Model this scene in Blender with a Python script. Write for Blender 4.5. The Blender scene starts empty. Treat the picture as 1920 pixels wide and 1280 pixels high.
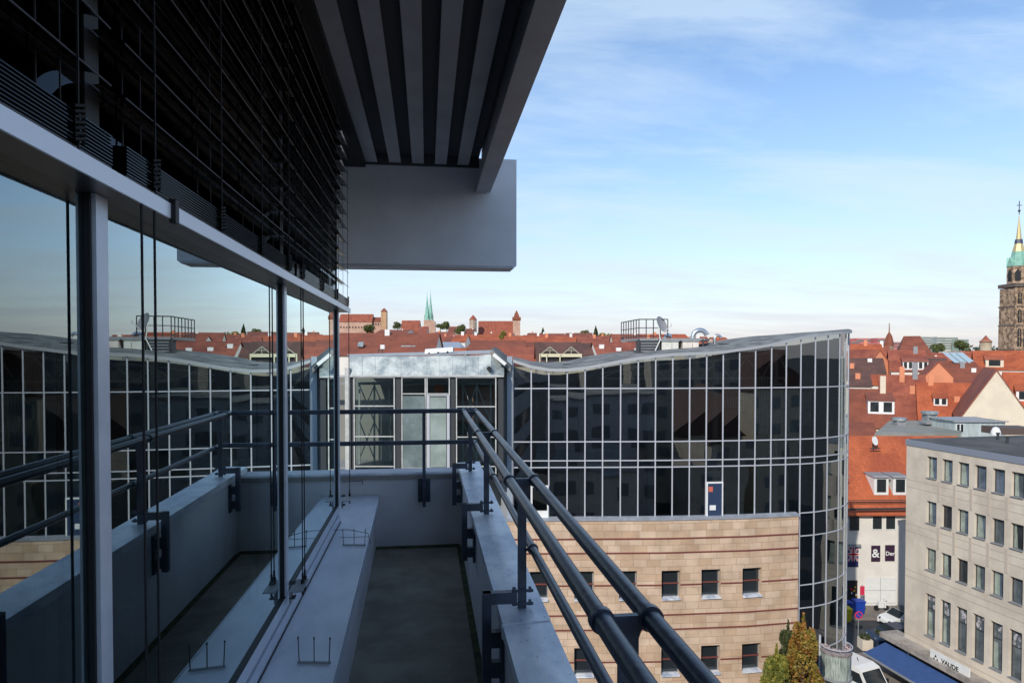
import bpy, math, random
from math import sin, cos, tan, atan, atan2, radians, pi, sqrt
from mathutils import Vector
random.seed(7)
S = bpy.context.scene
# ------------------------------------------------------------------ camera
FP = 1280.0
HY = 662.0
TH = atan(160/FP); PH = radians(1.2); H = 1.65
F = Vector((sin(TH), cos(TH), 0)); R = Vector((cos(TH), -sin(TH), 0)); UP = Vector((0, 0, 1))
CAM = Vector((0, 0, H))
cd = bpy.data.cameras.new('camera'); cam = bpy.data.objects.new('camera', cd)
S.collection.objects.link(cam); S.camera = cam
cam.location = CAM; cam.rotation_euler = (pi/2-PH, 0, -TH)
cd.lens = 24; cd.sensor_width = 36; cd.clip_start = 0.02; cd.clip_end = 6000
cd.shift_y = (tan(PH)+(HY-640)/FP)/1.5
# ------------------------------------------------------------------ world
SUN_EL = radians(32); SUN_AZ = radians(180+35)      # azimuth clockwise from +Y: behind and left
w = bpy.data.worlds.new('World'); S.world = w; w.use_nodes = True
nt = w.node_tree; nt.nodes.clear(); L = nt.links
def wn(t, **k):
    n = nt.nodes.new(t)
    for a, b in k.items(): setattr(n, a, b)
    return n
sky = wn('ShaderNodeTexSky', sky_type='NISHITA', sun_disc=False, sun_elevation=SUN_EL, sun_rotation=SUN_AZ)
sky.air_density = 1.0; sky.dust_density = 0.2; sky.ozone_density = 1.2; sky.altitude = 300
tc = wn('ShaderNodeTexCoord'); sep = wn('ShaderNodeSeparateXYZ'); L.new(tc.outputs['Generated'], sep.inputs[0])
def wm(op, a, b=None, c=None, clamp=False):
    n = wn('ShaderNodeMath', operation=op, use_clamp=clamp)
    for i, v in enumerate((a, b, c)):
        if v is None: continue
        if isinstance(v, (int, float)): n.inputs[i].default_value = v
        else: L.new(v, n.inputs[i])
    return n.outputs[0]
zc = wm('MAXIMUM', sep.outputs[2], 0.0)
den = wm('ADD', zc, 0.12)
ux = wm('DIVIDE', sep.outputs[0], den); uy = wm('DIVIDE', sep.outputs[1], den)
cmb = wn('ShaderNodeCombineXYZ'); L.new(ux, cmb.inputs[0]); L.new(uy, cmb.inputs[1])
mp = wn('ShaderNodeMapping'); mp.inputs['Scale'].default_value = (0.50, 1.25, 1); mp.inputs['Rotation'].default_value = (0, 0, radians(-14)); mp.inputs['Location'].default_value = (3.1, 1.7, 0)
L.new(cmb.outputs[0], mp.inputs[0])
n1 = wn('ShaderNodeTexNoise'); n1.inputs['Scale'].default_value = 1.5; n1.inputs['Detail'].default_value = 12; n1.inputs['Roughness'].default_value = 0.62; n1.inputs['Distortion'].default_value = 0.35
L.new(mp.outputs[0], n1.inputs['Vector'])
mr = wn('ShaderNodeMapRange'); mr.inputs['From Min'].default_value = 0.42; mr.inputs['From Max'].default_value = 0.64; mr.inputs['To Max'].default_value = 0.46
L.new(n1.outputs['Fac'], mr.inputs['Value'])
# thin general veil that thickens to the horizon (thin high cloud seen edge on)
veil = wm('MULTIPLY', wm('POWER', wm('SUBTRACT', 1.0, zc, clamp=True), 6.5), 0.82)
inv = wm('MULTIPLY', wm('SUBTRACT', 1.0, mr.outputs[0]), wm('SUBTRACT', 1.0, veil))
fac = wm('SUBTRACT', 1.0, inv, clamp=True)
# one thin condensation trail high on the right
def rawdir(px, py):
    f = F*cos(PH)-UP*sin(PH); u = F*sin(PH)+UP*cos(PH); y = (HY-py)/FP+tan(PH); return (f+R*((px-960)/FP)+u*y).normalized()
da, db = rawdir(1500, 84), rawdir(1925, 62); nn = da.cross(db).normalized(); tt = (db-da).normalized()
def dotn(v):
    n = wn('ShaderNodeVectorMath', operation='DOT_PRODUCT'); L.new(tc.outputs['Generated'], n.inputs[0]); n.inputs[1].default_value = v; return n.outputs['Value']
off = wm('ABSOLUTE', dotn(nn)); core = wm('SUBTRACT', 1.0, wm('DIVIDE', off, 0.0016), clamp=True)
along = wm('MULTIPLY', wm('SUBTRACT', dotn(tt), da.dot(tt)), 5.0, clamp=True)
trail = wm('MULTIPLY', wm('MULTIPLY', core, along), .38)
fac = wm('MAXIMUM', fac, trail)
mx = wn('ShaderNodeMix', data_type='RGBA'); L.new(fac, mx.inputs[0]); L.new(sky.outputs[0], mx.inputs[6]); mx.inputs[7].default_value = (5.2, 5.55, 5.75, 1)
hz = wm('SUBTRACT', 1.0, wm('MULTIPLY', wm('POWER', wm('SUBTRACT', 1.0, zc, clamp=True), 5.0), 0.36))
cb1 = wn('ShaderNodeCombineXYZ'); L.new(wm('MULTIPLY', hz, wm('ADD', 0.87, wm('MULTIPLY', veil, .22))), cb1.inputs[0]); L.new(wm('MULTIPLY', hz, .975), cb1.inputs[1]); L.new(wm('MULTIPLY', hz, 1.06), cb1.inputs[2])
mu = wn('ShaderNodeMix', data_type='RGBA', blend_type='MULTIPLY'); mu.inputs[0].default_value = 1; L.new(mx.outputs[2], mu.inputs[6]); L.new(cb1.outputs[0], mu.inputs[7])
bg = wn('ShaderNodeBackground'); bg.inputs[1].default_value = 0.138
L.new(mu.outputs[2], bg.inputs[0]); out = wn('ShaderNodeOutputWorld'); L.new(bg.outputs[0], out.inputs[0])
# ------------------------------------------------------------------ sun
sd = bpy.data.lights.new('sun', 'SUN'); sd.energy = 2.8; sd.angle = radians(0.5); sd.color = (1, 0.93, 0.83)
so = bpy.data.objects.new('sun', sd); S.collection.objects.link(so)
sdir = Vector((sin(SUN_AZ)*cos(SUN_EL), cos(SUN_AZ)*cos(SUN_EL), sin(SUN_EL)))
so.rotation_euler = (-sdir).to_track_quat('-Z', 'Y').to_euler()
S.view_settings.view_transform = 'Standard'; S.view_settings.look = 'None'
S.view_settings.exposure = 0.45; S.view_settings.gamma = 1
# ------------------------------------------------------------------ pixel helpers (photo is 1920x1280)
def rc(px, py):
    y = (HY-py)/FP + tan(PH)
    a = cos(PH)+y*sin(PH)
    return (px-960)/FP/a, (-sin(PH)+y*cos(PH))/a          # lateral, vertical per metre of depth
def pt(px, py, d):
    l, v = rc(px, py); return CAM + F*d + R*(l*d) + UP*(v*d)
def zat(py, d): return H + rc(960, py)[1]*d
def onZ(px, py, Z): l, v = rc(px, py); return pt(px, py, (Z-H)/v)
def cw(cx, d, z=0.0): p = F*d+R*cx; return Vector((p.x, p.y, z))
GZ = H-23.4
# ------------------------------------------------------------------ materials
MATS = {}
def mat(name, col, rough=0.6, metal=0.0, var=0.0, vs=3.0, bump=0.0, bs=30.0, spec=0.5, col2=None, stretch=None, emis=None):
    if name in MATS: return MATS[name]
    m = bpy.data.materials.new(name); m.use_nodes = True; t = m.node_tree; b = t.nodes['Principled BSDF']
    b.inputs['Base Color'].default_value = (*col, 1); b.inputs['Roughness'].default_value = rough
    b.inputs['Metallic'].default_value = metal; b.inputs['Specular IOR Level'].default_value = spec
    c = t.nodes.new('ShaderNodeTexCoord'); src = c.outputs['Object']
    if stretch:
        q = t.nodes.new('ShaderNodeMapping'); q.inputs['Scale'].default_value = stretch; t.links.new(src, q.inputs[0]); src = q.outputs[0]
    if var or col2:
        n = t.nodes.new('ShaderNodeTexNoise'); n.inputs['Scale'].default_value = vs; n.inputs['Detail'].default_value = 6; n.inputs['Roughness'].default_value = 0.65
        t.links.new(src, n.inputs['Vector'])
        r = t.nodes.new('ShaderNodeMapRange'); r.inputs['From Min'].default_value = 0.40; r.inputs['From Max'].default_value = 0.60
        t.links.new(n.outputs['Fac'], r.inputs['Value'])
        x = t.nodes.new('ShaderNodeMix'); x.data_type = 'RGBA'; t.links.new(r.outputs[0], x.inputs[0])
        c2 = col2 or tuple(min(1, v*(1+var)) for v in col); c1 = col if col2 else tuple(v*(1-var) for v in col)
        x.inputs[6].default_value = (*c1, 1); x.inputs[7].default_value = (*c2, 1)
        t.links.new(x.outputs[2], b.inputs['Base Color'])
        rr = t.nodes.new('ShaderNodeMapRange'); rr.inputs['To Min'].default_value = max(.02, rough-.1); rr.inputs['To Max'].default_value = min(1, rough+.12)
        t.links.new(n.outputs['Fac'], rr.inputs['Value']); t.links.new(rr.outputs[0], b.inputs['Roughness'])
    if bump:
        n = t.nodes.new('ShaderNodeTexNoise'); n.inputs['Scale'].default_value = bs; n.inputs['Detail'].default_value = 4
        t.links.new(src, n.inputs['Vector'])
        u = t.nodes.new('ShaderNodeBump'); u.inputs['Strength'].default_value = bump; u.inputs['Distance'].default_value = 0.02
        t.links.new(n.outputs['Fac'], u.inputs['Height']); t.links.new(u.outputs[0], b.inputs['Normal'])
    if emis: b.inputs['Emission Color'].default_value = (*emis[:3], 1); b.inputs['Emission Strength'].default_value = emis[3]
    MATS[name] = m; return m
def glass(name, tint, ior, refl=(1, 1, 1), wob=0.0, ws=0.6, rough=0.0, gain=1.0):
    m = bpy.data.materials.new(name); m.use_nodes = True; t = m.node_tree; t.nodes.clear()
    o = t.nodes.new('ShaderNodeOutputMaterial'); tr = t.nodes.new('ShaderNodeBsdfTransparent'); tr.inputs[0].default_value = (*tint, 1)
    g = t.nodes.new('ShaderNodeBsdfGlossy'); g.inputs['Roughness'].default_value = rough; g.inputs['Color'].default_value = (*refl, 1)
    f = t.nodes.new('ShaderNodeFresnel'); f.inputs['IOR'].default_value = ior
    x = t.nodes.new('ShaderNodeMixShader'); gg = t.nodes.new('ShaderNodeMath'); gg.operation = 'MULTIPLY'; gg.use_clamp = True; gg.inputs[1].default_value = gain; t.links.new(f.outputs[0], gg.inputs[0]); t.links.new(gg.outputs[0], x.inputs[0]); t.links.new(tr.outputs[0], x.inputs[1]); t.links.new(g.outputs[0], x.inputs[2])
    if wob:
        c = t.nodes.new('ShaderNodeTexCoord'); n = t.nodes.new('ShaderNodeTexNoise'); n.inputs['Scale'].default_value = ws; n.inputs['Detail'].default_value = 1
        t.links.new(c.outputs['Object'], n.inputs['Vector'])
        u = t.nodes.new('ShaderNodeBump'); u.inputs['Strength'].default_value = 1; u.inputs['Distance'].default_value = wob
        t.links.new(n.outputs['Fac'], u.inputs['Height']); t.links.new(u.outputs[0], g.inputs['Normal'])
    t.links.new(x.outputs[0], o.inputs[0]); MATS[name] = m; return m
def tiles(name, c1, c2, row=0.35, uvmap=False):
    """clay tiles: blotchy colour plus rows"""
    m = mat(name, c1, 0.75, 0, vs=0.35, col2=c2, spec=0.3); t = m.node_tree; b = t.nodes['Principled BSDF']
    c = t.nodes.new('ShaderNodeTexCoord'); br = t.nodes.new('ShaderNodeTexBrick')
    t.links.new(c.outputs['UV'], br.inputs['Vector'])
    br.inputs['Scale'].default_value = 1; br.inputs['Brick Width'].default_value = 0.22; br.inputs['Row Height'].default_value = row; br.inputs['Mortar Size'].default_value = 0.012
    br.inputs['Color1'].default_value = (1.12, 1.1, 1.1, 1); br.inputs['Color2'].default_value = (0.85, 0.83, 0.8, 1); br.inputs['Mortar'].default_value = (0.62, 0.6, 0.58, 1)
    x = t.nodes.new('ShaderNodeMix'); x.data_type = 'RGBA'; x.blend_type = 'MULTIPLY'; x.inputs[0].default_value = 0.7
    prev = b.inputs['Base Color'].links[0].from_socket
    t.links.new(prev, x.inputs[6]); t.links.new(br.outputs['Color'], x.inputs[7]); t.links.new(x.outputs[2], b.inputs['Base Color'])
    return m
M_steel = mat('painted_steel', (0.058, 0.070, 0.098), 0.34, 0.0, var=0.25, vs=9, bump=0.05, bs=60)
M_cap = mat('metal_cap', (0.92, 0.93, 0.95), 0.36, 0.15, vs=2.6, col2=(0.46, 0.52, 0.63), bump=0.12, bs=12, stretch=(1, .5, 1))
M_shelf = mat('shelf_metal', (0.66, 0.69, 0.75), 0.5, 0.1, vs=2.6, col2=(0.52, 0.55, 0.61), bump=0.06, bs=9, stretch=(1, .35, 1))
M_render = mat('grey_render', (0.62, 0.60, 0.62), 0.85, vs=1.8, col2=(0.72, 0.70, 0.71), bump=0.15, bs=120)
M_floor = mat('balcony_concrete', (0.22, 0.205, 0.165), 0.9, vs=2.6, col2=(0.33, 0.31, 0.255), bump=0.3, bs=60)
M_alu = mat('aluminium', (0.58, 0.62, 0.70), 0.36, 0.25, var=0.06, vs=8)
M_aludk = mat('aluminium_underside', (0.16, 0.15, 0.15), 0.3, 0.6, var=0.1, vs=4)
M_gasket = mat('gasket', (0.01, 0.01, 0.012), 0.6)
M_slat = mat('slat', (0.004, 0.0045, 0.0055), 0.14, 0.0, spec=.10)
M_sledge = mat('slat_edge_lit', (.13, .13, .14), .4, .3)  # paler than the slat: sky light along the rims put into the colour
M_cord = mat('cord', (0.01, 0.01, 0.012), 0.7)
M_soff = mat('soffit_sheet', (0.54, 0.52, 0.53), 0.55, 0.1, var=0.08, vs=3)
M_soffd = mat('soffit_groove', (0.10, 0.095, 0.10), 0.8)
M_beam = mat('beam_paint', (0.78, 0.78, 0.80), 0.6, 0.0, var=0.05, vs=2.0, bump=0.03, bs=80)
M_pane = glass('window_glass', (0.50, 0.60, 0.62), 1.75, (0.84, 0.97, 0.98), gain=2.35)
M_paneu = glass('upper_glass', (0.12, 0.13, 0.14), 1.25, (0.6, 0.65, 0.7))
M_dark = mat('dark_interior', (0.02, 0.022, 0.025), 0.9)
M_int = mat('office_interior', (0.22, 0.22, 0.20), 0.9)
M_red = mat('red_fabric', (0.22, 0.035, 0.03), 0.9, var=0.2, vs=10)
M_curt = mat('curtain_fabric', (0.62, 0.62, 0.60), 0.9, var=0.05)
M_offw = mat('link_frame', (0.46, 0.46, 0.44), 0.5, var=0.12)
M_white = mat('white_paint', (0.72, 0.72, 0.70), 0.5, var=0.04)
M_cur = glass('curtain_glass', (0.42, 0.45, 0.44), 2.1, (0.85, 0.92, 0.95), wob=0.007, ws=0.45, gain=1.35)
M_clr = glass('clear_glass', (0.62, 0.72, 0.70), 1.6, (0.9, 0.95, 0.95), wob=0.003, ws=0.9)
M_mull = mat('facade_mullion', (0.52, 0.53, 0.57), 0.4, 0.2)
M_roofg = mat('grey_membrane', (0.085, 0.085, 0.08), 0.85, vs=0.9, col2=(0.25, 0.25, 0.24), bump=0.1, bs=8)
M_zinc = mat('zinc_sheet', (0.20, 0.24, 0.255), 0.42, 0.3, vs=1.6, col2=(0.42, 0.46, 0.45), bump=0.05, bs=3)
M_silver = mat('silver_duct', (0.7, 0.7, 0.7), 0.25, 0.95)
M_dgrey = mat('dark_grey_metal', (0.045, 0.048, 0.052), 0.5, 0.2)
M_mgrey = mat('mid_grey', (0.24, 0.25, 0.26), 0.6, var=0.06)
M_dish = mat('dish_grey', (0.30, 0.29, 0.30), 0.6)
M_cream = mat('cream_render', (0.66, 0.57, 0.44), 0.9, var=0.05, vs=0.6)
M_wrend = mat('white_render', (0.70, 0.66, 0.60), 0.9, var=0.05, vs=0.8)
M_orr = mat('orange_render', (0.62, 0.24, 0.13), 0.9, var=0.06, vs=0.5)
M_pink = mat('sandstone_pink', (0.55, 0.34, 0.26), 0.9, vs=0.15, col2=(0.42, 0.26, 0.19))
M_sand = mat('sandstone', (0.40, 0.25, 0.16), 0.9, vs=0.25, col2=(0.25, 0.16, 0.11), bump=0.5, bs=0.8)
M_patina = mat('copper_patina', (0.24, 0.46, 0.37), 0.7, var=0.15, vs=0.4)
M_win = mat('dark_window', (0.02, 0.026, 0.03), 0.08, 0, spec=0.8)
M_winl = mat('pale_window', (0.25, 0.30, 0.28), 0.15, 0, var=.3, vs=1.5, spec=0.8)
T_or = tiles('orange_tiles', (0.46, 0.120, 0.048), (0.33, 0.080, 0.037))
T_red = tiles('red_tiles', (0.23, 0.066, 0.042), (0.35, 0.105, 0.060))
T_brn = tiles('brown_tiles', (0.20, 0.065, 0.04), (0.27, 0.085, 0.05))
T_drk = tiles('dark_tiles', (0.10, 0.055, 0.045), (0.15, 0.075, 0.06))
M_asph = mat('asphalt', (0.045, 0.045, 0.047), 0.9, var=0.2, vs=0.5, bump=0.2, bs=10)
M_pave = mat('paving', (0.20, 0.17, 0.145), 0.9, var=0.15, vs=1)
M_blue = mat('blue_awning', (0.03, 0.075, 0.21), 0.7, var=0.08)
# stone ashlar with UV brick
M_stone = mat('sandstone_ashlar', (0.56, 0.40, 0.255), 0.85, spec=0.3)
def ashlar(m, ca, cb, mort, bw, rh, ms):
    t = m.node_tree; b = t.nodes['Principled BSDF']
    c = t.nodes.new('ShaderNodeTexCoord'); br = t.nodes.new('ShaderNodeTexBrick'); br.offset = 0.37; br.squash = 1.3; br.squash_frequency = 3
    t.links.new(c.outputs['UV'], br.inputs['Vector']); br.inputs['Scale'].default_value = 1
    br.inputs['Brick Width'].default_value = bw; br.inputs['Row Height'].default_value = rh; br.inputs['Mortar Size'].default_value = ms
    br.inputs['Color1'].default_value = (*ca, 1); br.inputs['Color2'].default_value = (*cb, 1); br.inputs['Mortar'].default_value = (*mort, 1); br.inputs['Bias'].default_value = -0.1
    n = t.nodes.new('ShaderNodeTexNoise'); n.inputs['Scale'].default_value = 1.3; n.inputs['Detail'].default_value = 5; t.links.new(c.outputs['UV'], n.inputs['Vector'])
    r = t.nodes.new('ShaderNodeMapRange'); r.inputs['From Min'].default_value = .3; r.inputs['From Max'].default_value = .7; r.inputs['To Min'].default_value = .82; r.inputs['To Max'].default_value = 1.12
    t.links.new(n.outputs['Fac'], r.inputs['Value'])
    x = t.nodes.new('ShaderNodeMix'); x.data_type = 'RGBA'; x.blend_type = 'MULTIPLY'; x.inputs[0].default_value = 1
    t.links.new(br.outputs['Color'], x.inputs[6]); t.links.new(r.outputs[0], x.inputs[7]); t.links.new(x.outputs[2], b.inputs['Base Color'])
    u = t.nodes.new('ShaderNodeBump'); u.inputs['Strength'].default_value = .4; u.inputs['Distance'].default_value = .02; u.invert = True
    t.links.new(br.outputs['Fac'], u.inputs['Height']); t.links.new(u.outputs[0], b.inputs['Normal'])
ashlar(M_stone, (0.585, 0.435, 0.315), (0.475, 0.32, 0.205), (0.33, 0.24, 0.165), 0.66, 0.36, 0.010)
M_band = mat('red_band', (0.17, 0.050, 0.040), 0.5)
M_conc = mat('exposed_concrete', (0.53, 0.46, 0.38), 0.9, vs=0.55, col2=(0.65, 0.575, 0.475), bump=0.2, bs=12)
M_cslab = mat('roof_felt', (0.075, 0.072, 0.068), 0.95, var=0.25, vs=0.4)
# ------------------------------------------------------------------ mesh builder
class MB:
    def __init__(s): s.v = []; s.f = []; s.uv = []; s.mi = []; s.cur = 0
    def face(s, pts, uv=None):
        n = len(s.v); s.v += [tuple(p) for p in pts]; s.f.append(tuple(range(n, n+len(pts)))); s.mi.append(s.cur)
        if uv is None:
            a = Vector(pts[0]); b = Vector(pts[1]); c = Vector(pts[2]); nn = (b-a).cross(c-a)
            if nn.length > 1e-9: nn.normalize()
            ax = Vector((-nn.y, nn.x, 0)) if abs(nn.z) < 0.99 else Vector((1, 0, 0))
            if ax.length > 1e-6: ax.normalize()
            ay = nn.cross(ax); uv = [(Vector(p).dot(ax), Vector(p).dot(ay)) for p in pts]
        s.uv += uv
        return s
    def obox(s, o, a, b, c):
        """box from corner o with edge vectors a, b, c (right-handed gives outward faces)"""
        o, a, b, c = map(Vector, (o, a, b, c))
        if a.cross(b).dot(c) < 0: a, b = b, a
        p = [o, o+a, o+a+b, o+b, o+c, o+a+c, o+a+b+c, o+b+c]
        for q in ((0, 3, 2, 1), (4, 5, 6, 7), (0, 1, 5, 4), (1, 2, 6, 5), (2, 3, 7, 6), (3, 0, 4, 7)): s.face([p[i] for i in q])
        return s
    def box(s, x0, x1, y0, y1, z0, z1): return s.obox((x0, y0, z0), (x1-x0, 0, 0), (0, y1-y0, 0), (0, 0, z1-z0))
    def cbox(s, c, e, ex, ey, ez):
        """centre c, yaw axes from direction e (unit, horizontal): sizes along e, across, up; c is the base centre"""
        e = Vector(e).normalized(); n = Vector((-e.y, e.x, 0)); c = Vector(c)
        return s.obox(c-e*ex/2-n*ey/2, e*ex, n*ey, UP*ez)
    def bar(s, a, b, wx, wy=None, up=UP):
        a = Vector(a); b = Vector(b); wy = wy or wx; d = (b-a)
        u = up.cross(d)
        if u.length < 1e-6: u = Vector((1, 0, 0)).cross(d)
        u.normalize(); v = d.cross(u).normalized()
        return s.obox(a-u*wx/2-v*wy/2, u*wx, v*wy, d)
    def tube(s, pts, r, n=12, cap=True):
        pts = [Vector(p) for p in pts]; rs = r if isinstance(r, (list, tuple)) else [r]*len(pts)
        rings = []; ref = None
        for i, p in enumerate(pts):
            t = (pts[min(i+1, len(pts)-1)]-pts[max(i-1, 0)]).normalized()
            if ref is None: ref = t.orthogonal().normalized()
            u = (ref-t*ref.dot(t)).normalized(); ref = u; v = t.cross(u)
            rings.append([p+(u*cos(2*pi*k/n)+v*sin(2*pi*k/n))*rs[i] for k in range(n)])
        for i in range(len(rings)-1):
            for k in range(n):
                q = (k+1) % n; s.face([rings[i][k], rings[i][q], rings[i+1][q], rings[i+1][k]], [(0, 0)]*4)
        if cap: s.face(rings[0][::-1], [(0, 0)]*n); s.face(rings[-1], [(0, 0)]*n)
        return s
    def lathe(s, c, prof, n=16, rot=0):
        c = Vector(c)
        rg = [[c+Vector((r*cos(2*pi*k/n+rot), r*sin(2*pi*k/n+rot), z)) for k in range(n)] for r, z in prof]
        for i in range(len(rg)-1):
            for k in range(n):
                q = (k+1) % n; s.face([rg[i][k], rg[i][q], rg[i+1][q], rg[i+1][k]])
        return s
    def build(s, name, m, parent=None, smooth=False):
        me = bpy.data.meshes.new(name); me.from_pydata(s.v, [], s.f)
        ul = me.uv_layers.new(name='UVMap')
        for i, q in enumerate(s.uv): ul.data[i].uv = q
        for mm in (m if isinstance(m, (list, tuple)) else [m]): me.materials.append(mm)
        me.polygons.foreach_set('material_index', s.mi)
        if smooth:
            import bmesh
            bm = bmesh.new(); bm.from_mesh(me); bmesh.ops.remove_doubles(bm, verts=bm.verts, dist=0.0002); bm.to_mesh(me); bm.free()
            me.polygons.foreach_set('use_smooth', [True]*len(me.polygons)); me.set_sharp_from_angle(angle=radians(50))
        me.update()
        o = bpy.data.objects.new(name, me); S.collection.objects.link(o)
        if parent:
            o.parent = parent; o.matrix_parent_inverse = parent.matrix_world.inverted() if False else o.matrix_parent_inverse
            w_ = world_loc(parent); o.location = (-w_.x, -w_.y, -w_.z)
        return o
def world_loc(o):
    v = Vector(o.location)
    while o.parent: o = o.parent; v += Vector(o.location)
    return v
def tag(o, label=None, cat=None, group=None, kind=None):
    if label: o['label'] = label
    if cat: o['category'] = cat
    if group: o['group'] = group
    if kind: o['kind'] = kind
    return o
def thing(name, loc, label, cat, group=None):
    o = bpy.data.objects.new(name, None); S.collection.objects.link(o); o.location = loc; o.empty_display_size = 0.2
    return tag(o, label, cat, group)
def lab(o, l): o['label'] = l; return o

# ================================================================== GROUND
g = MB(); g.face([(-4000, -2500, GZ), (4000, -2500, GZ), (4000, 5000, GZ), (-4000, 5000, GZ)])
tag(g.build('ground', M_asph), kind='structure')

# ================================================================== OUR BUILDING AND BALCONY
YF = 5.90                                   # inner face of the far parapet
GX = -0.635                                 # glass plane
ZS = H-1.206                                # shelf
ZT = H+0.301                               # transom underside
own = thing('office_building', (-8, -10, GZ), 'grey office block with the camera balcony, wide glass panes under dark louvre blinds', 'building')
# right parapet, inner and outer lines measured on its cap
zc_ = H-.985
def ln(p, q, Z):
    a = onZ(*p, Z); b = onZ(*q, Z)
    def f(Y): t = (Y-a.y)/(b.y-a.y); return a.x+(b.x-a.x)*t
    return f
fin = ln((973, 1280), (861, 880), zc_); fout = ln((1083, 1280), (903, 877), zc_)
def cap_piece(y0, y1, lift=0.0):
    m = MB()
    for (a, b) in ((y0, y1),):
        p = [(fin(a), a), (fout(a), a), (fout(b), b), (fin(b), b)]
        z1 = zc_+lift
        top = [(x, y, z1+(0.008 if k in (1, 2) else 0)) for k, (x, y) in enumerate(p)]
        low = [(x, y, z1-0.045) for x, y in p]
        m.face(top); m.face(low[::-1])
        for k in range(4): q = (k+1) % 4; m.face([low[k], low[q], top[q], top[k]])
    return m
pw = MB(); i0, i1, o0, o1 = fin(-1.6)+.02, fin(YF+.25)+.02, fout(-1.6)-.02, fout(YF+.25)-.02
z0, z1 = -0.3, zc_-0.03
P = [(i0, -1.6), (o0, -1.6), (o1, YF+.25), (i1, YF+.25)]
for k in range(4):
    q = (k+1) % 4; pw.face([(*P[k], z0), (*P[q], z0), (*P[q], z1), (*P[k], z1)])
pw.build('parapet_wall', M_render, own)
joint = onZ(1030, 1168, zc_).y
cap_piece(joint+.004, YF+.22, 0.004).build('parapet_cap', M_cap, own)
cap_piece(-1.6, joint-.004).build('parapet_cap', M_cap, own)
jb = MB(); jb.box(fin(joint)-.004, fout(joint)+.004, joint-.012, joint+.012, zc_-.046, zc_-.001); jb.build('cap_joint', M_cap, own)
# far parapet
m = MB(); m.box(-1.4, fin(YF)+.02, YF, YF+.2, -.3, zc_-.034); m.build('parapet_wall', M_render, own)
zf = zat(885, 5.86)
m = MB(); m.obox((-1.4, YF-.02, zf-.038), (1.4+fin(YF)-.004, 0, 0), (0, .235, 0), (0, 0, .04)); m.build('parapet_cap', M_cap, own)
m = MB(); m.box(-1.4, fin(YF)-.004, YF-.023, YF-.0205, zf-.05, zf-.014); m.build('drip_edge', mat('edge_tan', (.30, .27, .25), .5), own)
# floor
m = MB(); m.box(-.42, .42, -1.6, YF+.02, -.12, 0); m.build('balcony_floor', M_floor, own)
m = MB(); pass; 
# shelf: its outer edge runs a touch out of parallel with the glass
fsh = ln((622, 1280), (712, 925), ZS)
def skew(y0, y1, xa, dx0, dx1, z0, z1, m):
    """prism between x = xa (or edge+dx0) and the skewed shelf edge + dx1"""
    A = (xa if xa is not None else fsh(y0)+dx0, fsh(y0)+dx1); B = (xa if xa is not None else fsh(y1)+dx0, fsh(y1)+dx1)
    q = [(A[0], y0), (A[1], y0), (B[1], y1), (B[0], y1)]
    m.face([(x, y, z1) for x, y in q]); m.face([(x, y, z0) for x, y in q][::-1])
    for k in range(4): (xa_, ya_), (xb_, yb_) = q[k], q[(k+1) % 4]; m.face([(xa_, ya_, z0), (xb_, yb_, z0), (xb_, yb_, z1), (xa_, ya_, z1)])
    return m
skew(-1.6, YF-.012, GX-.025, 0, 0, ZS-.035, ZS, MB()).build('window_shelf', M_shelf, own)
MB().box(-1.5, GX-.0255, 4.94, YF-.012, ZS-.035, ZS).build('window_shelf', M_shelf, own)
skew(-1.6, YF-.003, GX-.015, 0, -.03, .001, ZS-.036, MB()).build('shelf_wall', M_render, own)
skew(-1.6, YF-.012, None, .0005, .004, ZS-.05, ZS+.003, MB()).build('shelf_edge', M_alu, own)
for y in (.35, 2.45, 4.55):
    m = MB(); skew(y, y+.004, GX+.06, 0, -.001, ZS+.0005, ZS+.0025, m); m.build('sheet_seam', M_mgrey, own)
m = MB(); m.box(fin(5.8)-.7, fin(5.8)+.0, 5.80, 5.885, .001, .004); m.box(fin(4)-.02, fin(4)+.05, 2.2, 5.8, .001, .0035); m.build('moss_strip', mat('moss', (.06, .07, .025), .95, var=.4, vs=14), own)
# glazing frames
YM = [-.45, 1.402, 3.12, 4.96]            # mullion centres
for i, y in enumerate(YM):
    m = MB(); m.box(GX-.03, GX+.018, y-.024, y+.024, ZS+.132, ZT-.001); mo = m.build('mullion', M_alu, own)
    m = MB(); m.box(GX-.004, GX+.010, y-.031, y-.0245, ZS+.132, ZT-.002); m.box(GX-.004, GX+.010, y+.0245, y+.031, ZS+.132, ZT-.002); m.build('gasket', M_gasket, mo)
    m = MB(); m.box(GX-.03, GX+.003, y-.028, y+.028, ZT+.09, 3.28); m.build('mullion', M_gasket, own)
m = MB(); m.box(GX-.03, GX+.018, -1.6, 4.98, ZS+.0005, ZS+.058); m.box(GX-.03, GX+.010, -1.6, 4.98, ZS+.066, ZS+.130); m.build('bottom_rail', M_alu, own)
m = MB(); m.box(GX-.028, GX+.004, -1.6, 4.978, ZS+.0585, ZS+.0655); m.build('bottom_gasket', M_gasket, own)
m = MB(); m.box(GX-.028, GX+.0115, -1.6, 4.978, ZS+.1245, ZS+.1315); m.build('bottom_gasket', M_gasket, own)
m = MB(); m.box(GX+.0185, GX+.0235, -1.6, 4.978, ZS+.0006, ZS+.006); m.build('bottom_gasket', M_gasket, own)
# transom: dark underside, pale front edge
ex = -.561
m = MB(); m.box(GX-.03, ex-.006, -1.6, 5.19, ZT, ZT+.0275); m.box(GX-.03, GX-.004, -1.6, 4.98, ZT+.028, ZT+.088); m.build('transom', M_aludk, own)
m = MB(); m.box(ex-.005, ex, -1.6, 5.20, ZT-.003, ZT+.030); m.build('transom_edge', mat('pale_edge', (.85, .88, .95), .4, .1), own)
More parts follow.
